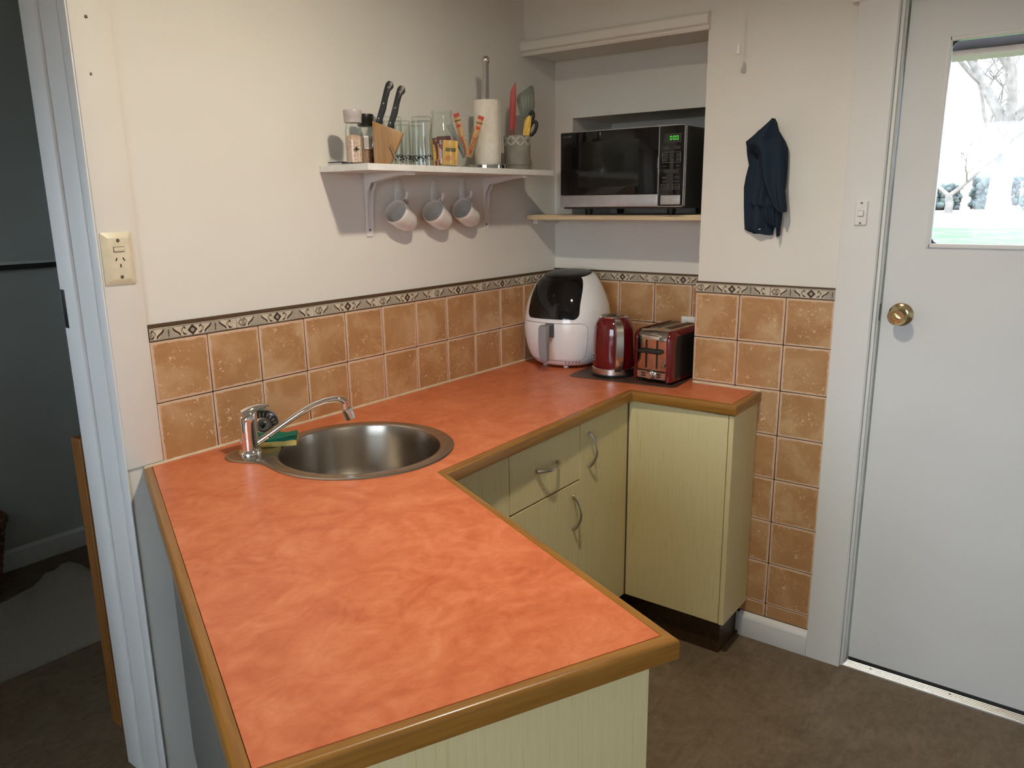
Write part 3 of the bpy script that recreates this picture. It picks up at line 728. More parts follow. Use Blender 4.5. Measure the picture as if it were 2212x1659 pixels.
zd = [.035, .0365, .040, .045, .051, .057, .075, .10, .125, .15, .156, .162, .168, .173, .1765, .178]
dw = patch('drawer', M_wplast, zd, drw, .0014, fr, 31)
edge = []
for z in zd: edge.append(fr_p(drw(z)[1]+.006, z, .0004))
edge = [fr_p(-drw(z)[0]-.006, z, .0004) for z in zd]+[fr_p(-drw(.178)[0]+2*drw(.178)[0]*i/20, .1792, .0004) for i in range(21)]+[fr_p(drw(z)[1]+.006, z, .0004) for z in zd[::-1]]+[fr_p(drw(.035)[1]-2*drw(.035)[1]*i/20, .0338, .0004) for i in range(21)]
B().tube(edge+[edge[0]], .0012, 6).obj('seam', M_greyp, dw)
# handle: black neck then grey bar
B().loft([[(x*wd, yy, .152+zz*ht) for x, zz in ((-1, -1), (1, -1), (1.1, 0), (1, 1), (-1, 1), (-1.1, 0))] for yy, wd, ht in ((-.150, .017, .028), (-.168, .016, .025), (-.192, .013, .020), (-.212, .013, .018))]).obj('handle_neck', M_blackgl, dw)
hb = B(); hr = []
for z, y, wd, th_ in ((.178, -.206, .015, .008), (.176, -.213, .017, .012), (.168, -.216, .0185, .013), (.13, -.217, .0185, .012), (.09, -.215, .018, .011), (.055, -.211, .0165, .010), (.046, -.209, .014, .009), (.042, -.208, .008, .006)):
    hr.append([(wd*cx, y+th_*cy, z) for cx, cy in ((-1, -.55), (-.8, -1), (.8, -1), (1, -.55), (1, .55), (.8, 1), (-.8, 1), (-1, .55))])
hb.loft(hr); hd = hb.obj('handle', M_greyp, dw, 40); hd['label'] = 'grey drawer handle'
for i in range(5):
    a = .35+i*.085; B().tube([fr_p(a, .014, .0005), fr_p(a+.02+.012*i, .030, .0005)], .0016, 6).obj('vent_slot', M_black, fr)
for a in (-.75, .35, 2.4, -2.4): B().cyl(fr_p(a, 0, -.02), (fr_p(a, 0, -.02)[0], fr_p(a, 0, -.02)[1], .014), .009, .011, 14).obj('foot', M_wplast, fr)
# ---- kettle
ke = thing('electric_kettle', 'dark red electric kettle with brushed steel handle and base ring', 'kettle', (1.490, -.430, MZ), math.radians(-50))
B().lathe([(0, 0), (.076, 0), (.0775, .003), (.0775, .008), (.074, .010), (0, .010)], n=44).obj('power_base', M_black, ke)
B().lathe([(0, .010), (.0765, .010), (.0765, .0295), (.075, .031), (0, .031)], n=44).obj('base_ring', M_steel2, ke)
KP = [(.031, .0735), (.036, .0755), (.07, .0748), (.11, .0735), (.15, .0720), (.172, .0700), (.187, .0665), (.198, .061), (.207, .0545), (.212, .049)]
B().lathe([(0, .031)]+[(r, z) for z, r in KP]+[(0, .212)], n=48).obj('body', M_red, ke, 50)
B().lathe([(.051, .209), (.0515, .213), (.0485, .2155), (.046, .2155), (.046, .210)], n=44, caps=False).obj('lid_ring', M_chrome, ke)
B().lathe([(0, .209), (.046, .209), (.046, .2145), (.040, .2155), (0, .2165)], n=40).obj('lid', M_blackgl, ke)
B().box(-.006, .006, -.012, .012, .216, .2185, .001).obj('lid_tab', M_black, ke)
# handle in plane x=0, front -Y
hs = []
for y, z, wd, th_ in ((-.055, .199, .011, .010), (-.085, .197, .0125, .0085), (-.110, .188, .0135, .007), (-.1195, .168, .014, .006), (-.1215, .13, .0145, .0055), (-.120, .09, .0145, .0055), (-.114, .06, .0145, .0055), (-.102, .040, .0135, .005), (-.088, .030, .012, .0045)):
    hs.append((y, z, wd, th_))
rings = []
for i, (y, z, wd, th_) in enumerate(hs):
    a = Vector(hs[max(i-1, 0)][:2]); c = Vector(hs[min(i+1, len(hs)-1)][:2]); d_ = (c-a).normalized(); nn = Vector((-d_.y, d_.x))
    rings.append([(wd*cx, y+nn.x*th_*cy, z+nn.y*th_*cy) for cx, cy in ((-1, -.6), (-.85, -1), (.85, -1), (1, -.6), (1, .6), (.85, 1), (-.85, 1), (-1, .6))])
B().loft(rings).obj('handle', M_steel2, ke, 45)
rings = []
for y, z in ((-.068, .190), (-.092, .183), (-.106, .165), (-.108, .13), (-.107, .09), (-.101, .066), (-.090, .052), (-.073, .048)):
    rings.append((y, z))
B().tube([(0, y, z) for y, z in rings], [.010]*8, 10, up=(1, 0, 0)).obj('handle_grip', M_black, ke)
B().prism([(-.071, .19), (-.085, .188), (-.076, .15), (-.073, .12), (-.0745, .06), (-.070, .06)], -.008, .008, 'x').obj('water_gauge', M_black, ke)
B().loft([[(x, .062+y_, z) for x, z in ((-.016, .190), (.016, .190), (.013, .165), (-.013, .165))] for y_ in (0, .004)]+[[(x*.6, .082, z) for x, z in ((-.016, .200), (.016, .200), (.013, .192), (-.013, .192))]]).obj('spout', M_red, ke)
bd = B(); ab = math.radians(-79)
def kp(a, z, r): return (r*math.sin(a), -r*math.cos(a), z)
for (a0, a1, z0, z1, mi, off) in ((ab-.17, ab+.17, .058, .080, 0, .0006), (ab-.145, ab+.145, .0605, .0775, 1, .0012), (ab-.11, ab+.11, .0675, .0705, 0, .0016)):
    bd.mi = mi; bd.loft([[kp(a0+(a1-a0)*i/6, z, .0752+off) for i in range(7)]+[kp(a1-(a1-a0)*i/6, z, .0740) for i in range(7)] for z in (z0, z1)])
bd.obj('badge', [M_alu, M_black], ke)
# ---- toaster
to = thing('toaster', 'two slice toaster with polished steel front, dark red sides and their dark reflection inset in black', 'toaster', (1.442, -.607, MZ), math.radians(-93.5))
tw, td, thh = .0585, .262, .182
def tprof(e, zt, zb=.012, r=.03):     # side silhouette in (y, z)
    pts = [(0+e, zb)]
    for i in range(7): a = PI-PI/2*i/6; pts.append((e+r+r*math.cos(a), zt-r+r*math.sin(a)))
    for i in range(7): a = PI/2-PI/2*i/6; pts.append((td-e-r+r*math.cos(a), zt-r+r*math.sin(a)))
    pts.append((td-e, zb)); return pts
b = B(); b.prism(tprof(0.0, thh), -tw, tw, 'x', .0015); body = b.obj('steel_shell', M_mirror, to, 40)
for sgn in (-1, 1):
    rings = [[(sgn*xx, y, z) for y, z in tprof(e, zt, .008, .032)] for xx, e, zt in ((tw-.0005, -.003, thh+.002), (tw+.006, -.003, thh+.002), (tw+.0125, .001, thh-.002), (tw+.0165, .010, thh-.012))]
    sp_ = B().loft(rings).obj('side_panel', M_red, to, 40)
    B().prism(tprof(.030, thh-.018, .016, .022), sgn*(tw+.0155), sgn*(tw+.0174), 'x').obj('side_dark_reflection', M_black, sp_, 40)  # black inset stands in for the dark reflection on the glossy red side
for x in (-.024, .024):
    b = B(); b.mi = 1; b.box(x-.0145, x+.0145, .055, .225, thh-.0005, thh+.0022, .001, 1)
    b.mi = 0; b.box(x-.011, x+.011, .060, .220, thh-.0002, thh+.0030)
    b.obj('bread_slot', [M_black, M_chrome], to)
for x in (-.021, .021): B().prism(rrect(x-.0032, x+.0032, .050, .150, .003, 4), -.0012, .0005, 'y').obj('lever_slot', M_black, to)
B().box(-.048, .046, -.024, -.002, .1055, .1155, .004, 3).obj('lever', M_black, to)
B().box(-tw+.002, tw-.002, -.0022, .001, .0405, .0435).obj('panel_groove', M_black, to)
B().box(-tw+.003, tw-.003, -.0018, .001, .0145, .0400, .001, 1).obj('control_panel', M_steel2, to)
for x, z in ((-.030, .0325), (-.030, .0235), (.030, .0325), (.030, .0235)): B().prism(rrect(x-.0085, x+.0085, z-.003, z+.003, .0028, 4), -.0034, -.001, 'y').obj('button', M_charc, to)
RXT = Matrix.Rotation(PI/2, 4, 'X')
B().lathe([(0, 0), (.0155, 0), (.0155, .004), (.0135, .006), (.0130, .014), (.0115, .0155), (0, .0155)], n=28, M=T(0, -.001, .0275) @ RXT).obj('dial', M_steel2, to)
for x, y in ((-.05, .02), (.05, .02), (-.05, .24), (.05, .24)): B().cyl((x, y, 0), (x, y, .014), .008, .009, 12).obj('foot', M_black, to)
# ---- niche outlet
no = thing('wall_outlet', 'white wall outlet behind the toaster on the niche tiles', 'outlet', (XN-.0085, -.635, 1.045), -PI/2)
B().box(-.058, .058, -.010, 0, -.037, .041, .002).obj('plate', M_swhite, no)
for x in (-.042, .02): B().box(x-.008, x+.008, -.014, -.009, .018, .032, .0015).obj('rocker', M_swhite, no)

# ================================================================== MICROWAVE AND NICHE SHELF
ns = thing('niche_shelf', 'pale plywood shelf board across the niche, carrying the microwave', 'shelf', (1.648, -.36, 1.448))
bx('board', M_ply, ns, -.1035, .1035, -.359, .3535, -.008, .010, .0008, 1)
bx('cleat', M_wall, ns, -.05, .10, .34, .3595, -.026, -.0085, .001, 1)
b = B(); b.cyl((-.095, .27, -.018), (-.095, .27, -.008), .0012, None, 6); b.obj('pin', M_screw, ns)
mw = thing('microwave_oven', 'black and silver microwave oven on the plywood shelf in the niche', 'microwave', (1.500, -.434, 1.4581), -PI/2)
Wm = .242
B().box(-Wm+.006, Wm-.004, .012, .37, .022, .286, .004).obj('case', M_charc, mw)
for x in (-.165, .165):
    for y in (.075, .31): B().cyl((x, y, 0), (x, y, .024), .012, .016, 14).obj('foot', M_black, mw)
dd = bx('door', M_blackgl, mw, -Wm, .1475, 0, .016, .070, .2865, .003, 2)
bx('door_window', plain('mesh_window', (.012, .0125, .012, 1), .10, spec=.5), dd, -.165, .075, -.0006, .002, .098, .252, .0005, 1)
bx('door_trim', M_silver, mw, -Wm-.0005, .1475, -.002, .014, .0285, .0695, .003, 2)
b = B(); b.tube([(-Wm+.004, .001, .2872), (.1475, .001, .2872)], .0014, 6); b.tube([(.1495, -.0004, .0295), (.1495, -.0004, .286), (.152, -.0004, .2875), (.236, -.0004, .2875), (.2405, -.0004, .283), (.2405, -.0004, .033), (.237, -.0004, .0292), (.1495, -.0004, .0292)], .0016, 6); b.obj('silver_line', M_silver, mw)
pn = bx('control_panel', M_blackgl, mw, .1485, Wm-.0008, 0.0005, .016, .0285, .2865, .003, 2)
bx('side_trim', M_silver, mw, Wm-.004, Wm+.0005, .006, .014, .03, .285, .001, 1)
bx('open_button', M_silver, pn, .160, .231, -.003, .003, .0345, .0655, .0015, 2)
bx('display', plain('display_dark', (.008, .010, .008, 1), .1), pn, .166, .229, -.0002, .002, .232, .262, .0003, 1)
M_led = emit('green_led', (.14, 1.0, .10, 1), .85)
try: M_led.cycles.emission_sampling = 'NONE'
except Exception: pass
# seven segment 0:00
b = B()
def seg7(cx, cz, w_, h_, on):
    t = .0011
    S = {'a': (cx-w_/2, cx+w_/2, cz+h_/2-t, cz+h_/2), 'd': (cx-w_/2, cx+w_/2, cz-h_/2, cz-h_/2+t), 'g': (cx-w_/2, cx+w_/2, cz-t/2, cz+t/2),
         'f': (cx-w_/2, cx-w_/2+t, cz+.0007, cz+h_/2-.0007), 'b': (cx+w_/2-t, cx+w_/2, cz+.0007, cz+h_/2-.0007), 'e': (cx-w_/2, cx-w_/2+t, cz-h_/2+.0007, cz-.0007), 'c': (cx+w_/2-t, cx+w_/2, cz-h_/2+.0007, cz-.0007)}
    for k in on: x0, x1, z0, z1 = S[k]; b.box(x0, x1, -.0009, -.0003, z0, z1)
for cx in (.191, .2035, .214): seg7(cx, .2475, .0066, .0125, 'abcdef')
for z in (.2448, .2505): b.box(.1967, .1979, -.0009, -.0003, z-.0006, z+.0006)
b.obj('clock_digits', M_led, pn, 0)['label'] = 'green clock digits reading 0:00'
M_sil2 = plain('button_outline', (.20, .20, .21, 1), .4, .3); M_dk = plain('button_dim', (.028, .028, .03, 1), .3)
def outline(b, x0, x1, z0, z1, t=.0009):
    b.box(x0, x1, -.0006, .001, z0, z0+t).box(x0, x1, -.0006, .001, z1-t, z1).box(x0, x0+t, -.0006, .001, z0, z1).box(x1-t, x1, -.0006, .001, z0, z1)
b = B(); outline(b, .162, .228, .170, .2035); b.box(.162, .182, -.0006, .001, .1864, .1873).box(.208, .228, -.0006, .001, .1864, .1873); b.obj('button_outline', M_sil2, pn, 0)
for x in (.1605, .2015): b = B(); outline(b, x, x+.025, .0840, .1005); b.obj('button_outline', M_sil2, pn, 0)
for (x, z, w_, h_) in [(.176, .217, .024, .010), (.214, .217, .024, .010)]+[(.172+.0235*i, z, .017, .009) for z in (.1945, .179) for i in range(3)]+[(.171+.023*i, .159, .013, .004) for i in range(3)]+[(.195, .142, .052, .012), (.172, .122, .018, .008), (.216, .122, .018, .008), (.173, .110, .020, .005), (.214, .110, .020, .005), (.173, .0922, .016, .008), (.214, .0922, .016, .008)]:
    B().box(x-w_/2, x+w_/2, -.0004, .001, z-h_/2, z+h_/2, .0003, 1).obj('button', M_dk, pn)
lettering('SHARP', .0115, .0002, plain('logo_grey', (.10, .10, .10, 1), .4), dd, T(-.212, -.0004, .272) @ FRONT, bold=.0003)

# ================================================================== WALL SHELF WITH BRACKETS
SZ = 1.615
sh = thing('wall_shelf', 'white wall shelf on two white brackets over the sink wall', 'shelf', (1.0, 0, SZ))
bx('board', M_wmatte, sh, -.445, .443, -.200, -.0005, -.018, 0, .0006, 1)
def bracket(x):
    br = B(); br.box(x-.013, x+.013, -.004, -.0005, -.205, -.0185, .0008, 1)
    o = br.obj('bracket', M_white, sh)
    B().prism([(-.004, -.0185), (-.178, -.0185), (-.182, -.022), (-.182, -.027), (-.150, -.026), (-.030, -.046), (-.013, -.075), (-.006, -.190), (-.004, -.2)], x-.0125, x-.0095, 'x').obj('web', M_white, o)
    B().prism([(-.004, -.0185), (-.178, -.0185), (-.182, -.022), (-.182, -.027), (-.150, -.026), (-.030, -.046), (-.013, -.075), (-.006, -.190), (-.004, -.2)], x+.0095, x+.0125, 'x').obj('web', M_white, o)
    B().box(x-.013, x+.013, -.165, -.004, -.0215, -.0185).obj('arm', M_white, o)
    B().box(x-.014, x+.014, -.190, -.176, -.028, -.0182, .001, 1).obj('end_clip', M_white, o)
    for z in (-.060, -.185): B().lathe([(0, 0), (.0042, 0), (.003, .0015), (0, .0015)], n=12, M=T(x, -.004, z) @ Matrix.Rotation(PI/2, 4, 'X')).obj('screw', M_screw, o)
bracket(-.268); bracket(.300)
# ---- hooks and mugs
AX = Vector((.87, .19, -.46)).normalized()
UP = (Vector((0, 0, 1))-AX*AX.z).normalized(); SD = UP.cross(AX)
def hook(x, z, label):
    h = thing('adhesive_hook', label, 'hook', (x, 0, z), 0, 'white adhesive hooks under the shelf')
    rings = []
    for zz, wd, th_ in ((-.092, .0165, .004), (-.088, .0175, .007), (-.06, .017, .008), (-.03, .0155, .007), (-.01, .0125, .005), (-.003, .0095, .004), (0, .004, .002)):
        rings.append([(wd*cx, -.0005-th_*cy, zz) for cx, cy in ((-1, 0), (-1, .6), (-.7, 1), (.7, 1), (1, .6), (1, 0))])
    B().loft(rings).obj('plate', M_wmatte, h, 40)
    B().tube([(0, -.006, -.070), (0, -.020, -.0745), (0, -.033, -.070), (0, -.039, -.058), (.001, -.040, -.046)], [.006, .0055, .0055, .0055, .005], 12).obj('arm', M_wmatte, h)
    return h
def mug(label):
    g = thing('mug', label, 'mug', (0, 0, 0), 0, 'white mugs hanging on the hooks')
    R = Matrix(((SD.x, UP.x, AX.x), (SD.y, UP.y, AX.y), (SD.z, UP.z, AX.z))).to_4x4()   # local z = mouth -> base, y = handle side
    prof = [(.0355, .002), (.0372, 0), (.0388, .002), (.0395, .02), (.0388, .045), (.0365, .068), (.0315, .085), (.025, .092), (.0, .092)]
    inn = [(.0, .087), (.024, .087), (.029, .082), (.034, .066), (.0358, .045), (.0362, .02), (.0355, .002)]
    B().lathe(inn+prof[1:], n=44, M=R).obj('body', M_porc, g, 60)
    pts = []
    for i in range(13):
        f = i/12; a = PI*f; pts.append(R @ Vector((0, .036+.026*math.sin(a)**.75, .016+.048*f)))
    B().tube(pts, .0042, 10, flat=1.35, up=tuple(SD)).obj('handle', M_porc, g, 60)
    return g
# mug position: handle inner top rests on the hook arm at (x, -.034, z-.058)
for hx, hz, hl, ml in ((.862, 1.588, 'white hook under the shelf holding the mug nearest the left bracket', 'white mug hanging nearest the left shelf bracket'),
                       (1.030, 1.586, 'white hook under the shelf holding the middle mug', 'white mug hanging in the middle of the three'),
                       (1.176, 1.592, 'white hook under the shelf nearest the right bracket', 'white mug hanging nearest the right shelf bracket')):
    hook(hx, hz, hl); g = mug(ml)
    top = UP*(.036+.0262-.0042)+AX*.036      # inner crown of the handle, relative to mouth centre
    g.location = Vector((hx, -.030, hz-.0672))-top

# ================================================================== THINGS ON THE SHELF
def grinder(x, y, h, r, cap_mat, fill, label, cap_h=.033):
    g = thing('spice_grinder', label, 'spice grinder', (x, y, SZ), 0, 'spice grinders on the wall shelf')
    gl = [(0, .001), (r*.86, .001), (r*.92, .004), (r*.92, h*.45), (r*.90, h*.62), (r*.78, h-cap_h-.004), (r*.78, h-cap_h)]
    B().lathe(gl+[(r*.78-.002, h-cap_h), (r*.78-.002, h-cap_h-.004), (r*.90-.002, h*.62), (r*.92-.002, h*.45), (r*.92-.002, .005), (0, .005)], n=32).obj('jar_wall', M_glass, g, 50)
    B().lathe([(0, .0055), (r*.92-.003, .0055), (r*.92-.003, h*.45), (r*.9-.003, h*.52), (r*.4, h*.55), (0, h*.54)], n=28).obj('contents', fill, g)
    B().lathe([(0, h-cap_h), (r*.93, h-cap_h), (r*.95, h-cap_h+.015), (r*.97, h-cap_h+.016), (r, h-.002), (r*.97, h), (0, h)], n=36).obj('cap', cap_mat, g)
    return g
gs = grinder(.586, -.115, .143, .0255, plain('cap_lilac_grey', (.48, .44, .44, 1), .35), M_salt, 'glass grinder of pink salt with a pale grey cap')

gp = grinder(.6755, -.068, .142, .0238, M_black, M_pep, 'glass spice grinder with a black cap beside the knife block')
def cyl_patch(bb, r, a0, a1, z0, z1, th_=.0008):
    bb.loft([[(rr*math.sin(a0+(a1-a0)*i/8), -rr*math.cos(a0+(a1-a0)*i/8), z) for i, rr in [(i, r+th_) for i in range(9)]+[(i, r) for i in range(8, -1, -1)]] for z in (z0, z1)])
lab = B(); cyl_patch(lab, .0236, -.75, -.15, .038, .041); lab.obj('script_print', M_black, gs, 0)
lab = B(); cyl_patch(lab, .0236, -.55, -.40, .036, .046); lab.obj('script_print', M_black, gs, 0)
lab = B(); cyl_patch(lab, .0222, -1.0, .15, .046, .082); lo_ = lab.obj('label', M_wmatte, gp, 0)
lab = B(); cyl_patch(lab, .0231, -.9, .05, .050, .077); lab.obj('barcode', M_label, gp, 0)
# small flat black notepad at the shelf end
npd = thing('card_wallet', 'small flat black card wallet lying at the left end of the shelf', 'wallet', (.600, -.034, SZ), math.radians(8))
bx('cover', M_black, npd, -.024, .026, -.03, .022, .0065, .0095, .001, 1); bx('inner', M_wmatte, npd, -.022, .024, -.027, .020, .0022, .0065); bx('cover', M_black, npd, -.024, .026, -.03, .022, 0, .0022, .001, 1)

# knife block: leaning block with bent wire stand
kb_ = thing('knife_block', 'beech knife block with a bent steel wire stand', 'knife block', (.697, -.125, SZ), math.radians(-46))
# silhouette in local (x,z), block thickness along y (front face -Y)
bl = [(-.024, 0), (.012, 0), (.050, .094), (-.036, .132)]
B().prism([(-.034, .001), (.012, .001), (.052, .088), (-.034, .120)], -.030, .030, 'y', .0025).obj('block', M_block, kb_)
for x0, z0 in ((-.016, .1135), (.016, .1015)): B().box(-.010, .010, -.0015, .0015, -.0012, .0012, M=T(x0, 0, z0+.0005) @ Matrix.Rotation(.356, 4, 'Y')).obj('slot', M_black, kb_)
b = B(); b.tube([(.012, -.033, .052), (.028, -.036, .020), (.044, -.036, .004), (.052, -.030, .0028), (.054, 0, .0028), (.052, .030, .0028), (.044, .036, .004), (.028, .036, .020), (.012, .033, .052)], .0022, 8).obj('wire_stand', M_chrome, kb_)
KR = Matrix.Rotation(math.radians(-46), 4, 'Z')
def knife(lx, lz, lean, label):
    p = KR @ Vector((lx, 0, lz)); k_ = thing('kitchen_knife', label, 'knife', (.697+p.x, -.125+p.y, SZ+p.z+.002), math.radians(-46), 'knives in the wooden block')
    Mk = Matrix.Rotation(lean, 4, 'Y')
    # handle side outline (x,z), thickness along y
    L = .118
    left = [(-.0105, 0), (-.0095, .012), (-.0085, .05), (-.009, .09), (-.0085, .108), (-.004, .117)]
    right = [(.004, .1185), (.012, .114), (.0145, .106), (.0125, .100), (.008, .094), (.0075, .07), (.0095, .045), (.008, .022), (.0065, .014), (.0105, .004), (.008, -.003)]
    B().prism(left+right, -.0085, .0085, 'y', .0022, M=Mk).obj('handle', M_black, k_, 40)
    B().prism([(x*1.015, z*1.001) for x, z in left+right], -.0013, .0013, 'y', M=Mk).obj('tang', M_steel2, k_, 0)
    for z, x in ((.012, -.004), (.055, -.001), (.100, .001)): B().tube([Mk @ Vector((x, -.0090, z)), Mk @ Vector((x, .0090, z))], .0021, 10).obj('rivet', M_steel2, k_)
    B().prism([(-.008, .002), (.008, .002), (.007, -.05), (-.004, -.07)], -.0006, .0006, 'y', M=Mk).obj('blade', M_steel2, k_, 0)
knife(-.016, .1135, .30, 'black riveted knife standing higher at the back of the block')
knife(.016, .1015, .30, 'black riveted knife standing lower at the front of the block')

# tumblers, standing mouth down, black printed band
def tumbler(x, y, r, h, label):
    g = thing('glass_tumbler', label, 'tumbler', (x, y, SZ), random.random()*3, 'clear glass tumblers on the shelf')
    n = 36
    o1 = [(r*1.0, .0), (r*1.0, .02), (r*.95, h*.85), (r*.93, h-.004), (r*.88, h), (0, h)]
    i1 = [(0, h-.012), (r*.86, h-.012), (r*.89, h*.8), (r*.95, .015), (r*.96, .0)]
    B().lathe(i1[::-1][:0]+[(r*.96, 0)]+o1, n=n, caps=False).obj('wall', M_glass, g, 50)
    B().lathe(i1, n=n, caps=False).obj('inner_wall', M_glass, g, 50)
    b = B(); rnd = random.Random(int(x*1000))
    for k in range(46):
        a = 2*PI*k/46+rnd.uniform(-.03, .03); z = .022+rnd.choice((0, .004, .008, .0115))+rnd.uniform(-.001, .001); w_ = rnd.uniform(.0012, .0032); hh = rnd.uniform(.001, .0024)
        rr = r*(1.0-.05*(z/h))+.0003
        b.box(-w_, w_, -.0003, .0003, -hh, hh, M=Matrix.Rotation(a, 4, 'Z') @ T(0, -rr, z))
    o = b.obj('printed_band', M_black, g, 0); o['kind'] = 'stuff'
    return g
tumbler(.776, -.075, .0285, .142, 'clear tumbler with a black printed band next to the knife block')
tumbler(.831, -.060, .0255, .136, 'smaller clear tumbler at the back between two larger tumblers')
tumbler(.846, -.128, .0315, .144, 'large clear tumbler with a black printed band in front of the tea jar')
tumbler(.905, -.050, .027, .138, 'clear tumbler at the back behind the tea jar')

# tea jar with packets
tj_ = thing('glass_jar', 'open clear glass jar holding tea packets', 'jar', (.948, -.118, SZ), 0)
J = [(0, .001), (.0385, .001), (.0405, .004), (.0410, .012), (.0410, .100), (.0395, .112), (.0345, .126), (.0325, .132), (.0335, .137), (.0345, .141), (.0335, .145), (.0305, .148), (.0300, .156), (.0325, .160), (.0330, .166), (.0305, .169), (.0285, .167)]
B().lathe(J, n=40, caps=False).obj('wall', M_glass, tj_, 55)
B().lathe([(.0285, .167), (.0280, .150), (.0315, .128), (.0370, .108), (.0385, .098), (.0385, .010), (.036, .006), (0, .006)], n=40, caps=False).obj('inner_wall', M_glass, tj_, 55)
def packet(x, y, z, wd, ht, rz, tilt, mats, label, lean=0):
    p = thing('tea_packet', label, 'tea packet', (x, y, SZ+z), rz, 'tea packets in the glass jar'); p.rotation_euler = (lean, tilt, rz)
    rings = []
    for i in range(7):
        f = i/6; t = .0006+.0022*math.sin(PI*f); rings.append([(-wd/2, 0, ht*f), (-wd*.25, -t, ht*f), (wd*.25, -t, ht*f), (wd/2, 0, ht*f), (wd*.25, t, ht*f), (-wd*.25, t, ht*f)])
    B().loft(rings).obj('envelope', mats, p, 50); return p
p0 = packet(.952, -.141, .008, .046, .073, math.radians(-40), math.radians(4), M_tea1, 'yellow tea packet at the front of the jar')
B().box(-.015, .017, -.0032, -.0022, .040, .050).obj('brand_bar', plain('brand_green', (.05, .06, .02, 1), .5), p0)
lettering('TWININGS', .0068, .0002, plain('brand_gold', (.45, .30, .08, 1), .5), p0, T(.001, -.0034, .045) @ FRONT)
B().prism([(-.016+.011*math.cos(a*PI/6)*1.0+.012, .020+.008*math.sin(a*PI/6)) for a in range(12)], -.0032, -.0024, 'y').obj('cup_print', M_tea3, p0)
for i, (mm, dz, lab_) in enumerate(((M_tea3, .0, 'orange tea packet behind the yellow one in the jar'), (M_tea2, .012, 'maroon tea packet rising highest in the jar'), (M_tea3, .003, 'orange tea packet in the middle of the jar stack'), (M_tea2, .008, 'maroon tea packet at the back of the jar'), (M_tea1, .0, 'yellow tea packet at the left of the jar'))):
    q = .0062*(i+1); packet(.952-q*.64+.0035, -.141+q*.76+.002, .008, .044-.001*i, .074+dz, math.radians(-40), math.radians(-2-i), mm, lab_)

# footed glass with coffee sachets
fg = thing('footed_glass', 'small footed dessert glass holding coffee sachets', 'glass', (1.058, -.125, SZ), 0)
B().lathe([(0, .0005), (.026, .0005), (.0275, .003), (.022, .006), (.013, .011), (.0105, .016), (.0145, .022), (.0125, .027), (.017, .034), (.026, .055), (.0345, .085), (.0385, .100), (.0375, .1015), (.0325, .085), (.0235, .055), (.013, .036), (.0, .033)], n=36, caps=False).obj('bowl_and_foot', M_glass, fg, 50)
def sachet(dx, dy, tilt, rz, label, L=.128, z0=.036, dark=False, brand=True):
    p = thing('coffee_sachet', label, 'sachet', (1.058+dx, -.125+dy, SZ+z0), rz, 'coffee sachets in the footed glass'); p.rotation_euler = (0, tilt, rz)
    wd = .0185; rings = []
    for i in range(9):
        f = i/8; t = .0006+.0030*math.sin(PI*f)**.7; rings.append([(-wd/2, 0, L*f), (-wd*.25, -t, L*f), (wd*.25, -t, L*f), (wd/2, 0, L*f), (wd*.25, t, L*f), (-wd*.25, t, L*f)])
    B().loft(rings).obj('wrapper', M_greyp if dark else M_sach, p, 50)
    if not dark:
        B().box(-wd/2-.0002, wd/2+.0002, -.0016, .0016, L-.011, L+.0006).obj('red_band', M_sachr, p)
        if brand:
            lettering('NESCAFÉ', .0052, .0002, M_black, p, T(0, -.0032, L-.0225) @ FRONT, bold=.0002)
            B().prism(rrect(-.006, .006, L-.043, L-.034, .002, 3), -.0037, -.003, 'y').obj('cup_print', M_sachr, p)
            lettering('NESCAFÉ', .0135, .0002, M_sachr, p, T(0, -.0042, .036) @ Matrix.Rotation(-PI/2, 4, 'Y') @ FRONT, bold=.0003)
    return p
sachet(.003, -.004, math.radians(19), math.radians(-42), 'tan coffee sachet with red end leaning right in the footed glass', .132)
sachet(-.002, .002, math.radians(-13), math.radians(-60), 'tan coffee sachet with red end leaning left in the footed glass', .137)
sachet(-.004, .004, math.radians(-27), math.radians(-42), 'dull grey sachet leaning far left in the footed glass', .112, dark=True)

# paper towel holder and roll
ph = thing('paper_towel_holder', 'steel paper towel holder with a tall ball-topped post', 'paper holder', (1.180, -.110, SZ), 0)
B().lathe([(0, 0), (.066, 0), (.068, .002), (.068, .0125), (.066, .014), (0, .014)], n=44).obj('base', M_mirror, ph)
B().cyl((0, 0, .012), (0, 0, .340), .0098, .0098, 24).obj('post', M_mirror, ph)
B().sph((0, 0, .345), .0135, 24, 16).obj('ball_end', M_steel2, ph)
pr_ = thing('paper_towel_roll', 'embossed white paper towel roll on the steel post', 'paper roll', (1.180, -.110, SZ+.0142), .3)
rg = []
prof = [(.0205, .0), (.0425, .0), (.0435, .002), (.0435, .2), (.0425, .2055), (.0205, .2055)]
B().lathe(prof, n=52, caps=False).obj('paper', M_paper, pr_, 40)
B().lathe([(.0205, 0), (.0205, .2055), (.0190, .2055), (.0190, 0)], n=30, caps=False).obj('core', plain('cardboard', (.36, .25, .15, 1), .9), pr_, 40)
b = B(); b.loft([[(rr*math.cos(a), rr*math.sin(a), z) for rr, a in [(.0436, a_*.12-1.2) for a_ in range(6)]+[(.0448+.0004*a_, a_*.12-1.2) for a_ in range(5, -1, -1)]] for z in (.001, .2045)]); b.obj('loose_sheet', M_paper, pr_, 40)

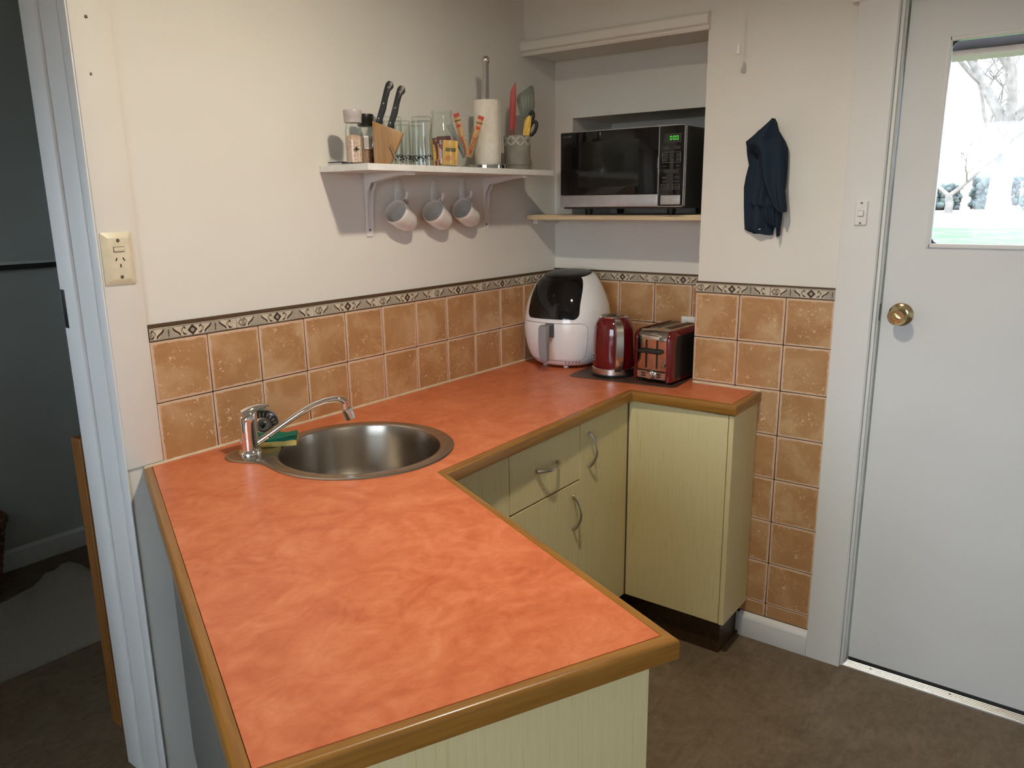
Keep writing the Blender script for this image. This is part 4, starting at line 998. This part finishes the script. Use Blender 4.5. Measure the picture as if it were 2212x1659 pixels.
# utensil crock
CX, CY = 1.335, -.120
cr = thing('utensil_crock', 'grey concrete utensil crock with a pale petal motif round the rim', 'crock', (CX, CY, SZ), 0)
B().lathe([(0, 0), (.041, 0), (.0415, .002), (.0415, .016), (.0445, .018), (.0455, .060), (.0465, .114), (.0455, .1155), (.0425, .1155), (.0415, .020), (0, .018)], n=48).obj('pot', M_conc, cr, 40)
b = B(); nC = 9
def crp(a, z, off): r = .0445+(z-.018)*.02+off; return (r*math.sin(a), -r*math.cos(a), z)
dA = 2*PI/nC; zc = .098; hr_ = .0155
for k in range(nC):
    a0 = k*dA
    # circle outline and four petals in (angle, z)
    for j in range(20):
        t0, t1 = 2*PI*j/20, 2*PI*(j+1)/20
        q = [(a0+dA*.5*math.cos(t_0)*s_, zc+hr_*math.sin(t_0)*s_) for t_0, s_ in ((t0, 1.0), (t1, 1.0), (t1, .90), (t0, .90))]
        b.loft([[crp(a, z, .0007) for a, z in q], [crp(a, z, -.0006) for a, z in q]])
    for sa, sz_ in ((1, 1), (1, -1), (-1, 1), (-1, -1)):
        p0_, p1_ = (0, sz_*.92), (sa*.92, 0); pts = []
        for i in range(7):
            f = i/6; bx_, bz_ = p0_[0]+(p1_[0]-p0_[0])*f, p0_[1]+(p1_[1]-p0_[1])*f; o_ = .17*math.sin(PI*f); pts.append((bx_+sa*o_*.9, bz_+sz_*o_*.9))
        for i in range(5, 0, -1):
            f = i/6; bx_, bz_ = p0_[0]+(p1_[0]-p0_[0])*f, p0_[1]+(p1_[1]-p0_[1])*f; o_ = .10*math.sin(PI*f); pts.append((bx_-sa*o_, bz_-sz_*o_))
        q = [(a0+dA*.5*x, zc+hr_*z) for x, z in pts]
        b.loft([[crp(a, z, .0008) for a, z in q], [crp(a, z, -.0006) for a, z in q]])
b.obj('petal_motif', M_concl, cr, 0)
def utensil(name, label, cat, dx, dy, rz, rx, ry):
    u_ = thing(name, label, cat, (CX+dx, CY+dy, SZ+.022), 0, 'utensils in the concrete crock'); u_.rotation_euler = (rx, ry, rz); return u_
VZ = math.radians(-50)     # faces the room
u = utensil('silicone_spatula', 'red silicone spatula standing in the crock', 'spatula', -.016, .014, VZ, 0, math.radians(2))
B().prism([(-.0075, .075), (.0065, .075), (.0105, .15), (.0115, .20), (.0100, .250), (.0085, .272), (-.002, .255), (-.0085, .240), (-.0105, .20), (-.0095, .15)], -.0035, .0035, 'y', .0015).obj('blade', M_redsil, u)
B().box(-.0068, .0062, -.0045, .0045, .0, .115, .002).obj('stem', plain('brown_handle', (.11, .04, .025, 1), .5), u)
u = utensil('slotted_turner', 'grey-green slotted turner leaning out of the crock', 'turner', .016, .004, VZ, math.radians(-4), math.radians(7))
b = B()
outl = [(-.033, .215), (-.026, .235), (.012, .268), (.020, .268), (.026, .250), (.034, .200), (.030, .180), (.012, .160), (-.004, .156), (-.014, .165)]
b.prism(outl, -.0016, .0016, 'y', .0008).obj('head', M_grn, u)
for i in range(4):
    x = -.012+i*.0095; B().prism([(x-.0006, .225+i*.004), (x+.0006, .226+i*.004), (x+.0086, .185+i*.003), (x+.0074, .184+i*.003)], -.0022, .0022, 'y').obj('slot', plain('slot_pale', (.36, .36, .31, 1), .6), u)
B().tube([(.006, 0, .0), (.007, 0, .10), (.008, .001, .165)], .004, 10).obj('stem', M_grn, u)
u = utensil('yellow_spoonula', 'yellow silicone scraper standing low in the crock', 'scraper', .000, -.018, VZ, 0, math.radians(9))
B().prism([(-.011, .085), (.012, .085), (.0135, .13), (.012, .155), (.004, .165), (-.004, .158), (-.010, .142)], -.004, .004, 'y', .002).obj('blade', M_yel, u)
B().prism([(.000, .085), (.012, .085), (.0135, .118), (.010, .126), (.004, .118)], -.0062, -.003, 'y', .001).obj('fold', M_yel, u)
B().box(-.004, .004, -.003, .003, 0, .09, .001).obj('stem', M_yel, u)
u = utensil('kitchen_scissors', 'black handled scissors standing at the right of the crock', 'scissors', .016, -.020, VZ, 0, math.radians(9))
b = B(); b.box(-.004, .004, -.0014, .0014, .0, .09); b.obj('blade', M_steel2, u)
def loop(cx, cz, rx_, rz_, tilt, r=.0055):
    return [(cx+rx_*math.cos(a)*math.cos(tilt)-rz_*math.sin(a)*math.sin(tilt), 0, cz+rx_*math.cos(a)*math.sin(tilt)+rz_*math.sin(a)*math.cos(tilt)) for a in [2*PI*i/18 for i in range(19)]]
B().tube(loop(-.002, .150, .008, .026, -.15), .0056, 10, up=(0, 1, 0)).obj('finger_loop', M_black, u)
B().tube(loop(.010, .122, .011, .024, -.25), .0060, 10, up=(0, 1, 0)).obj('finger_loop', M_black, u)

# ================================================================== WALL FITTINGS
so = thing('power_outlet', 'ivory wall outlet with rocker switch beside the doorway', 'outlet', (-.050, -.007, 1.394), 0)
rings = [[(x, y, z) for x, z in rrect(-a, a, -c, c, r, 5)] for y, a, c, r in ((0, .036, .0595, .004), (-.0025, .036, .0595, .004), (-.009, .0245, .0475, .002), (-.0095, .022, .045, .002))]
B().loft(rings).obj('plate', M_cream, so, 30)
B().box(-.0115, .0115, -.0125, -.009, .0165, .0265, .001).obj('rocker', M_cream, so)
b = B(); b.box(-.0125, .0125, -.0098, -.009, .0155, .0275); b.obj('rocker_recess', M_charc, so)
for x, z, r_ in ((-.0085, -.001, -.5), (.0085, -.001, .5), (0, -.0155, 0)): B().box(-.0012, .0012, -.0101, -.009, -.004, .004, M=T(x, 0, z) @ Matrix.Rotation(-r_, 4, 'Y')).obj('socket_slot', M_black, so)
for z in (.041, -.041): B().lathe([(0, 0), (.0042, 0), (.003, .0016), (0, .0016)], n=14, M=T(0, -.0095, z) @ RXT).obj('screw', M_screw, so)
lsw = thing('light_switch', 'narrow white light switch on the architrave beside the door', 'light switch', (1.522, -1.2265, 1.4645), -PI/2)
rings = [[(x, y, z) for x, z in rrect(-a, a, -c, c, .002, 4)] for y, a, c in ((0, .0175, .0355), (-.003, .0175, .0355), (-.0065, .0145, .0325))]
B().loft(rings).obj('plate', M_swhite, lsw, 30)
B().prism(rrect(-.0082, .0082, -.0095, .0075, .002, 4), -.0072, -.006, 'y').obj('rocker_recess', M_greyp, lsw)
B().box(-.0072, .0072, -.0115, -.006, -.0085, .0065, .0012).obj('rocker', M_swhite, lsw)
for z in (.0285, -.0285): B().lathe([(0, 0), (.003, 0), (.002, .0014), (0, .0014)], n=12, M=T(0, -.0065, z) @ RXT).obj('screw', M_screw, lsw)
# pull cord
pc = thing('pull_cord', 'white light pull cord with a small tapered bob near the niche', 'pull cord', (1.446, -.860, 1.940), 0)
B().cyl((0, 0, .017), (0, .004, CEIL-1.941), .0009, .0009, 6).obj('cord', M_swhite, pc)
B().lathe([(0, -.012), (.0075, -.012), (.0085, -.010), (.0068, .010), (.0035, .017), (0, .0175)], n=20).obj('bob', M_swhite, pc)
B().box(-.02, .02, -.016, .024, CEIL-1.9405-.014, CEIL-1.9405, .003).obj('ceiling_switch', M_swhite, pc)

# ---- towel: folded lobes joined into one cloth
tw_ = thing('hand_towel', 'navy towel hanging in folds on the pale wall beside the niche', 'towel', (XC, -.93, 1.39), 0)
def cloth(bb, rows, x_off, amp, n=26, ph=0.0, waves=2.0):
    """rows: (z, yleft, yright, half thickness); y decreasing to the right; x outwards is negative"""
    # resample the rows smoothly
    R = []
    for i in range(len(rows)-1):
        a, c = rows[i], rows[i+1]
        for k in range(4): f = k/4; R.append(tuple(a[j]+(c[j]-a[j])*f for j in range(4)))
    R.append(rows[-1]); rings = []
    for zi, (z, yl, yr, th_) in enumerate(R):
        ring = []
        for k in range(n):
            f = k/(n-1); y = yl+(yr-yl)*f
            bulge = math.sin(PI*f)**.6; ring.append((-x_off-th_*bulge*.9-amp*bulge*(.5+.5*math.sin(ph+waves*2*PI*f+zi*.10)), y, z+.004*math.sin(f*5+ph)*(1 if zi > len(R)-3 else 0)))
        for k in range(n-2, 0, -1):
            f = k/(n-1); ring.append((-x_off+.004*math.sin(PI*f), yl+(yr-yl)*f, z))
        rings.append(ring)
    bb.loft(rings)
zz0 = 1.39; yy0 = -.93
def rel(rows, dy=0.0): return [(z-zz0, a-yy0+dy, c-yy0+dy, t_) for z, a, c, t_ in rows]
ct = B()
# rear panel, hanging lowest on the left
cloth(ct, rel([(1.715, -.905, -.960, .006), (1.68, -.868, -.985, .010), (1.645, -.872, -.985, .012), (1.612, -.880, -.985, .013), (1.575, -.872, -.985, .014), (1.545, -.868, -.985, .014), (1.49, -.871, -.980, .013), (1.44, -.875, -.975, .012), (1.413, -.878, -.972, .010), (1.400, -.905, -.970, .009)], .003), .010, .016, ph=.5, waves=1.5)
# outer right fold
cloth(ct, rel([(1.705, -.952, -.974, .008), (1.675, -.957, -.994, .014), (1.655, -.96, -1.003, .016), (1.60, -.962, -1.005, .017), (1.55, -.965, -1.004, .016), (1.50, -.968, -.999, .014), (1.45, -.972, -.998, .012), (1.42, -.980, -.996, .010), (1.397, -.986, -.995, .007)]), .026, .014, ph=1.4, waves=1)
# front hood drape
cloth(ct, rel([(1.742, -.944, -.953, .004), (1.730, -.930, -.960, .012), (1.71, -.905, -.966, .020), (1.695, -.886, -.971, .024), (1.680, -.866, -.975, .026), (1.670, -.868, -.978, .026), (1.655, -.892, -.981, .024), (1.64, -.906, -.984, .023), (1.615, -.914, -.987, .022), (1.59, -.917, -.990, .021), (1.565, -.926, -.993, .020), (1.54, -.938, -.996, .019), (1.515, -.950, -1.000, .017), (1.49, -.962, -1.004, .015), (1.475, -.975, -1.006, .012), (1.468, -.985, -1.005, .008)], -.014), .054, .022, ph=2.2, waves=1.3)
# inner fold edge and middle panel
cloth(ct, rel([(1.628, -.908, -.955, .006), (1.59, -.904, -.968, .009), (1.55, -.899, -.975, .010), (1.52, -.894, -.978, .010), (1.502, -.892, -.979, .009), (1.490, -.897, -.978, .008), (1.485, -.925, -.977, .006), (1.455, -.936, -.980, .007), (1.44, -.945, -.982, .006), (1.425, -.962, -.984, .005)], -.005), .034, .014, ph=.3, waves=2.2)
to_ = ct.obj('cloth', M_towel, tw_, 60)
B().tube([(-.006, -.885-yy0, 1.646-zz0), (-.012, -.880-yy0, 1.625-zz0), (-.010, -.877-yy0, 1.600-zz0), (-.006, -.877-yy0, 1.585-zz0)], .0012, 6).obj('hanging_loop', M_swhite, tw_)
bx('care_tag', M_swhite, tw_, -.0305, -.0298, -.928-yy0-.006, -.928-yy0+.003, 1.414-zz0, 1.4165-zz0)

# ================================================================== WASHROOM THINGS
bd_ = thing('timber_board', 'amber timber board standing on edge just inside the dim doorway', 'board', (-.02, .385, 0))
bx('plank', M_board, bd_, -.020, .55, -.035, .015, 0, .895, .002, 1)
rg_ = thing('bath_rug', 'cream woven bath rug with a rucked corner on the dim washroom floor', 'rug', (-.1, 1.19, 0), math.radians(-1))
rings = []
for j in range(33):
    x = -.62+1.10*j/32; row = []; yb_ = .27+.10*max(0, min(1, (x-.15)/.3))
    for k in range(25):
        f = k/24; y = -.30+(yb_+.30)*f
        lift = .045*math.exp(-((x-.425)/.05)**2-((y-.30)/.13)**2)+.03*math.exp(-((x-.33-(y-.3)*.3)/.03)**2)*max(0, (y-.0)/.36)
        row.append((x, y, .010+lift+.002*math.sin(j*2.1)*math.sin(k*1.9)))
    low = [(x, row[k][1], max(0, row[k][2]-.010)) for k in range(24, -1, -1)]
    rings.append(row+low)
B().loft(rings).obj('pile', M_rug, rg_, 60)
bk = thing('wicker_basket', 'round brown wicker basket by the far wall of the dim washroom', 'basket', (-.015, 1.605, 0))
b = B(); nS = 30
for k in range(nS):
    a = 2*PI*k/nS; pts = []
    for i in range(23):
        z = .012+.292*i/22; r = .110+.055*(z/.3)+.0035*(1 if (i+k) % 2 else -1); pts.append((r*math.cos(a), r*math.sin(a), z))
    b.tube(pts, .0032, 5)
b.obj('stake', M_wick, bk)
b = B()
for i in range(23):
    z = .012+.292*i/22; pts = [((.110+.055*(z/.3)+.0035*(1 if (k+i) % 2 == 0 else -1))*math.cos(2*PI*k/nS), (.110+.055*(z/.3)+.0035*(1 if (k+i) % 2 == 0 else -1))*math.sin(2*PI*k/nS), z) for k in range(nS)]
    b.tube(pts+[pts[0]], .0062, 5)
b.obj('weave', M_wick, bk)['kind'] = 'stuff'
b = B()
for s_ in (0, 1, 2):
    pts = [((.172+.006*math.sin(k*.9+s_*2.1))*math.cos(2*PI*k/60), (.172+.006*math.sin(k*.9+s_*2.1))*math.sin(2*PI*k/60), .309+.007*math.cos(k*.9+s_*2.1)) for k in range(61)]
    b.tube(pts, .0065, 6)
b.obj('braided_rim', M_wick, bk)
B().lathe([(0, 0), (.105, 0), (.110, .012), (.162, .30), (.157, .30), (.105, .014), (0, .012)], n=32).obj('liner', M_wick, bk)

# ================================================================== CEILING LAMP (lights the kitchen, out of the picture)
lp_ = thing('ceiling_lamp', 'adjustable warm spot lamp on the kitchen ceiling, out of the picture', 'lamp', (.30, -1.08, CEIL-.055))
lp_.rotation_euler = Vector((0, 0, -1)).rotation_difference(Vector((-.10, .06, -.99))).to_euler()
B().lathe([(.046, .02), (.046, -.018), (.049, -.020), (.052, -.018), (.052, .024), (.03, .04), (0, .042), (0, .036), (.028, .034)], n=36, caps=False).obj('can', M_swhite, lp_)
b = B(); b.lathe([(0, -.008), (.0455, -.008), (.0455, -.012), (0, -.012)], n=32); b.obj('diffuser', emit('warm_diffuser', (.98, .87, .68, 1), LAMP), lp_)

# ================================================================== OUTSIDE
def gz(x):
    P_ = [(-60, -.25), (1.7, -.25), (3, -.2), (10, .90), (18, 1.05), (30, 1.10), (90, 1.2)]
    for (a, za), (c, zc_) in zip(P_[:-1], P_[1:]):
        if x <= c: return za+(zc_-za)*(x-a)/(c-a)
    return P_[-1][1]
def strip_ground(name, mat, xs, y0, y1):
    b = B(); rings = [[(x, y0+(y1-y0)*k/16, gz(x)+.03*math.sin(x*1.7+k*2.3)) for k in range(17)]+[(x, y1-(y1-y0)*k/16, gz(x)-.4) for k in range(17)] for x in xs]
    return b.loft(rings).obj(name, mat, None, 60)
tag(strip_ground('lawn', M_lawn, [1.72, 2.4, 3.2, 5, 7, 9, 11, 13, 14.5], -40, 40), 'green lawn seen through the door pane', 'lawn', kind='structure')
tag(strip_ground('garden_ground', M_litter, [14.5, 16, 18, 20, 24, 30, 45, 80], -60, 60), 'pale leaf-strewn ground beyond the lawn under the trees', 'ground', kind='structure')
tag(B().box(-60, -3.15, -40, 40, -.5, -.25).box(-3.15, 1.7, -40, -3.75, -.5, -.25).obj('yard', M_litter), 'ground outside the other windows, out of the picture', 'ground', kind='structure')
vr = struct(B().box(2.55, 2.66, -6, 3.5, 2.035, 2.20, .004).obj('trim_12', M_veran), 'dark veranda beam across the top of the door pane', 'veranda beam')
B().box(2.53, 2.68, -6, 3.5, 2.015, 2.0345, .002).obj('pale_lining', plain('pink_lining', (.42, .30, .27, 1), .6), vr)
struct(B().box(1.66, 3.0, -6, -.80, 2.22, 2.27).obj('trim_13', M_veran), 'veranda roof lining outside the door, out of the picture', 'roof')
def branch(bb, p, d, L, r, depth, rnd):
    pts = [p]; q = Vector(p); dd_ = Vector(d)
    for i in range(5):
        dd_ = (dd_+Vector((rnd.uniform(-.16, .16), rnd.uniform(-.22, .22), rnd.uniform(-.05, .12)))).normalized(); q = q+dd_*L/5; pts.append(tuple(q))
    bb.tube(pts, [r*(1-.11*i) for i in range(6)], 6 if depth > 1 else 4)
    if depth:
        for k in range(4 if depth > 1 else 5):
            i = rnd.randint(2, 5); ax = Vector((rnd.uniform(-.5, .5), rnd.uniform(-1, 1), rnd.uniform(.05, .8))).normalized()
            branch(bb, pts[i], (dd_*.55+ax*.8).normalized(), L*rnd.uniform(.5, .75), r*.5, depth-1, rnd)
def tree(x, y, h, r, seed, label, forks):
    rnd = random.Random(seed); t = thing('bare_tree', label, 'tree', (x, y, gz(x)-.1), 0, 'bare trees in the garden')
    b = B(); b.tube([(0, 0, 0), (.02, .03, h*.25), (-.02, .01, h*.55), (0, .05, h)], [r*1.25, r, r*.92, r*.8], 12).obj('trunk', M_bark, t)
    b = B()
    for f in forks: branch(b, (0, .05, h*.96), f, h*1.1+.6, r*.55, 3, rnd)
    b.obj('branches', M_bark, t)['kind'] = 'stuff'
tree(21.5, 1.42, .55, .10, 3, 'small forked bare tree at the left of the door pane', ((0, .8, .75), (.2, -.75, .7)))
tree(22.0, .42, 2.2, .25, 5, 'tall pale trunked bare tree in the middle of the door pane', ((0, .45, .9), (.1, -.5, .85), (-.2, .1, 1)))
tree(27.0, 1.0, 1.6, .16, 11, 'slim bare tree behind the tall one in the door pane', ((0, .4, .9), (.1, -.5, .85)))
def hedge(x, y, w_, h, label, seed):
    rnd = random.Random(seed); hthing = thing('hedge_shrub', label, 'shrub', (x, y, gz(x)-.05), 0, 'shrubs along the garden edge')
    b = B()
    for k in range(420):
        a = rnd.uniform(0, 2*PI); rr = math.sqrt(rnd.random()); c = (rr*.55*math.cos(a), rr*w_/2*math.sin(a), rnd.uniform(.1, h)); s_ = rnd.uniform(.05, .12)
        b.sph(c, s_, 5, 3, 1, rnd.uniform(.6, 1.5), rnd.uniform(.6, 1.3))
    b.obj('foliage', M_leaf, hthing, 60)['kind'] = 'stuff'
    B().cyl((0, 0, 0), (0, 0, h*.7), .06, .03, 8).obj('stem', M_bark, hthing)
hedge(25.5, 2.35, 1.2, .75, 'low blue-green shrub at the left edge of the door pane', 1)
hedge(26.5, 1.0, 1.2, .95, 'blue-green shrub between the two trunks in the door pane', 2)
hedge(25.0, -.45, 1.3, 1.35, 'darker tall shrub right of the tall trunk in the door pane', 3)
hedge(26.0, -2.0, 1.8, 1.2, 'shrub at the far right, beyond the edge of the picture', 4)
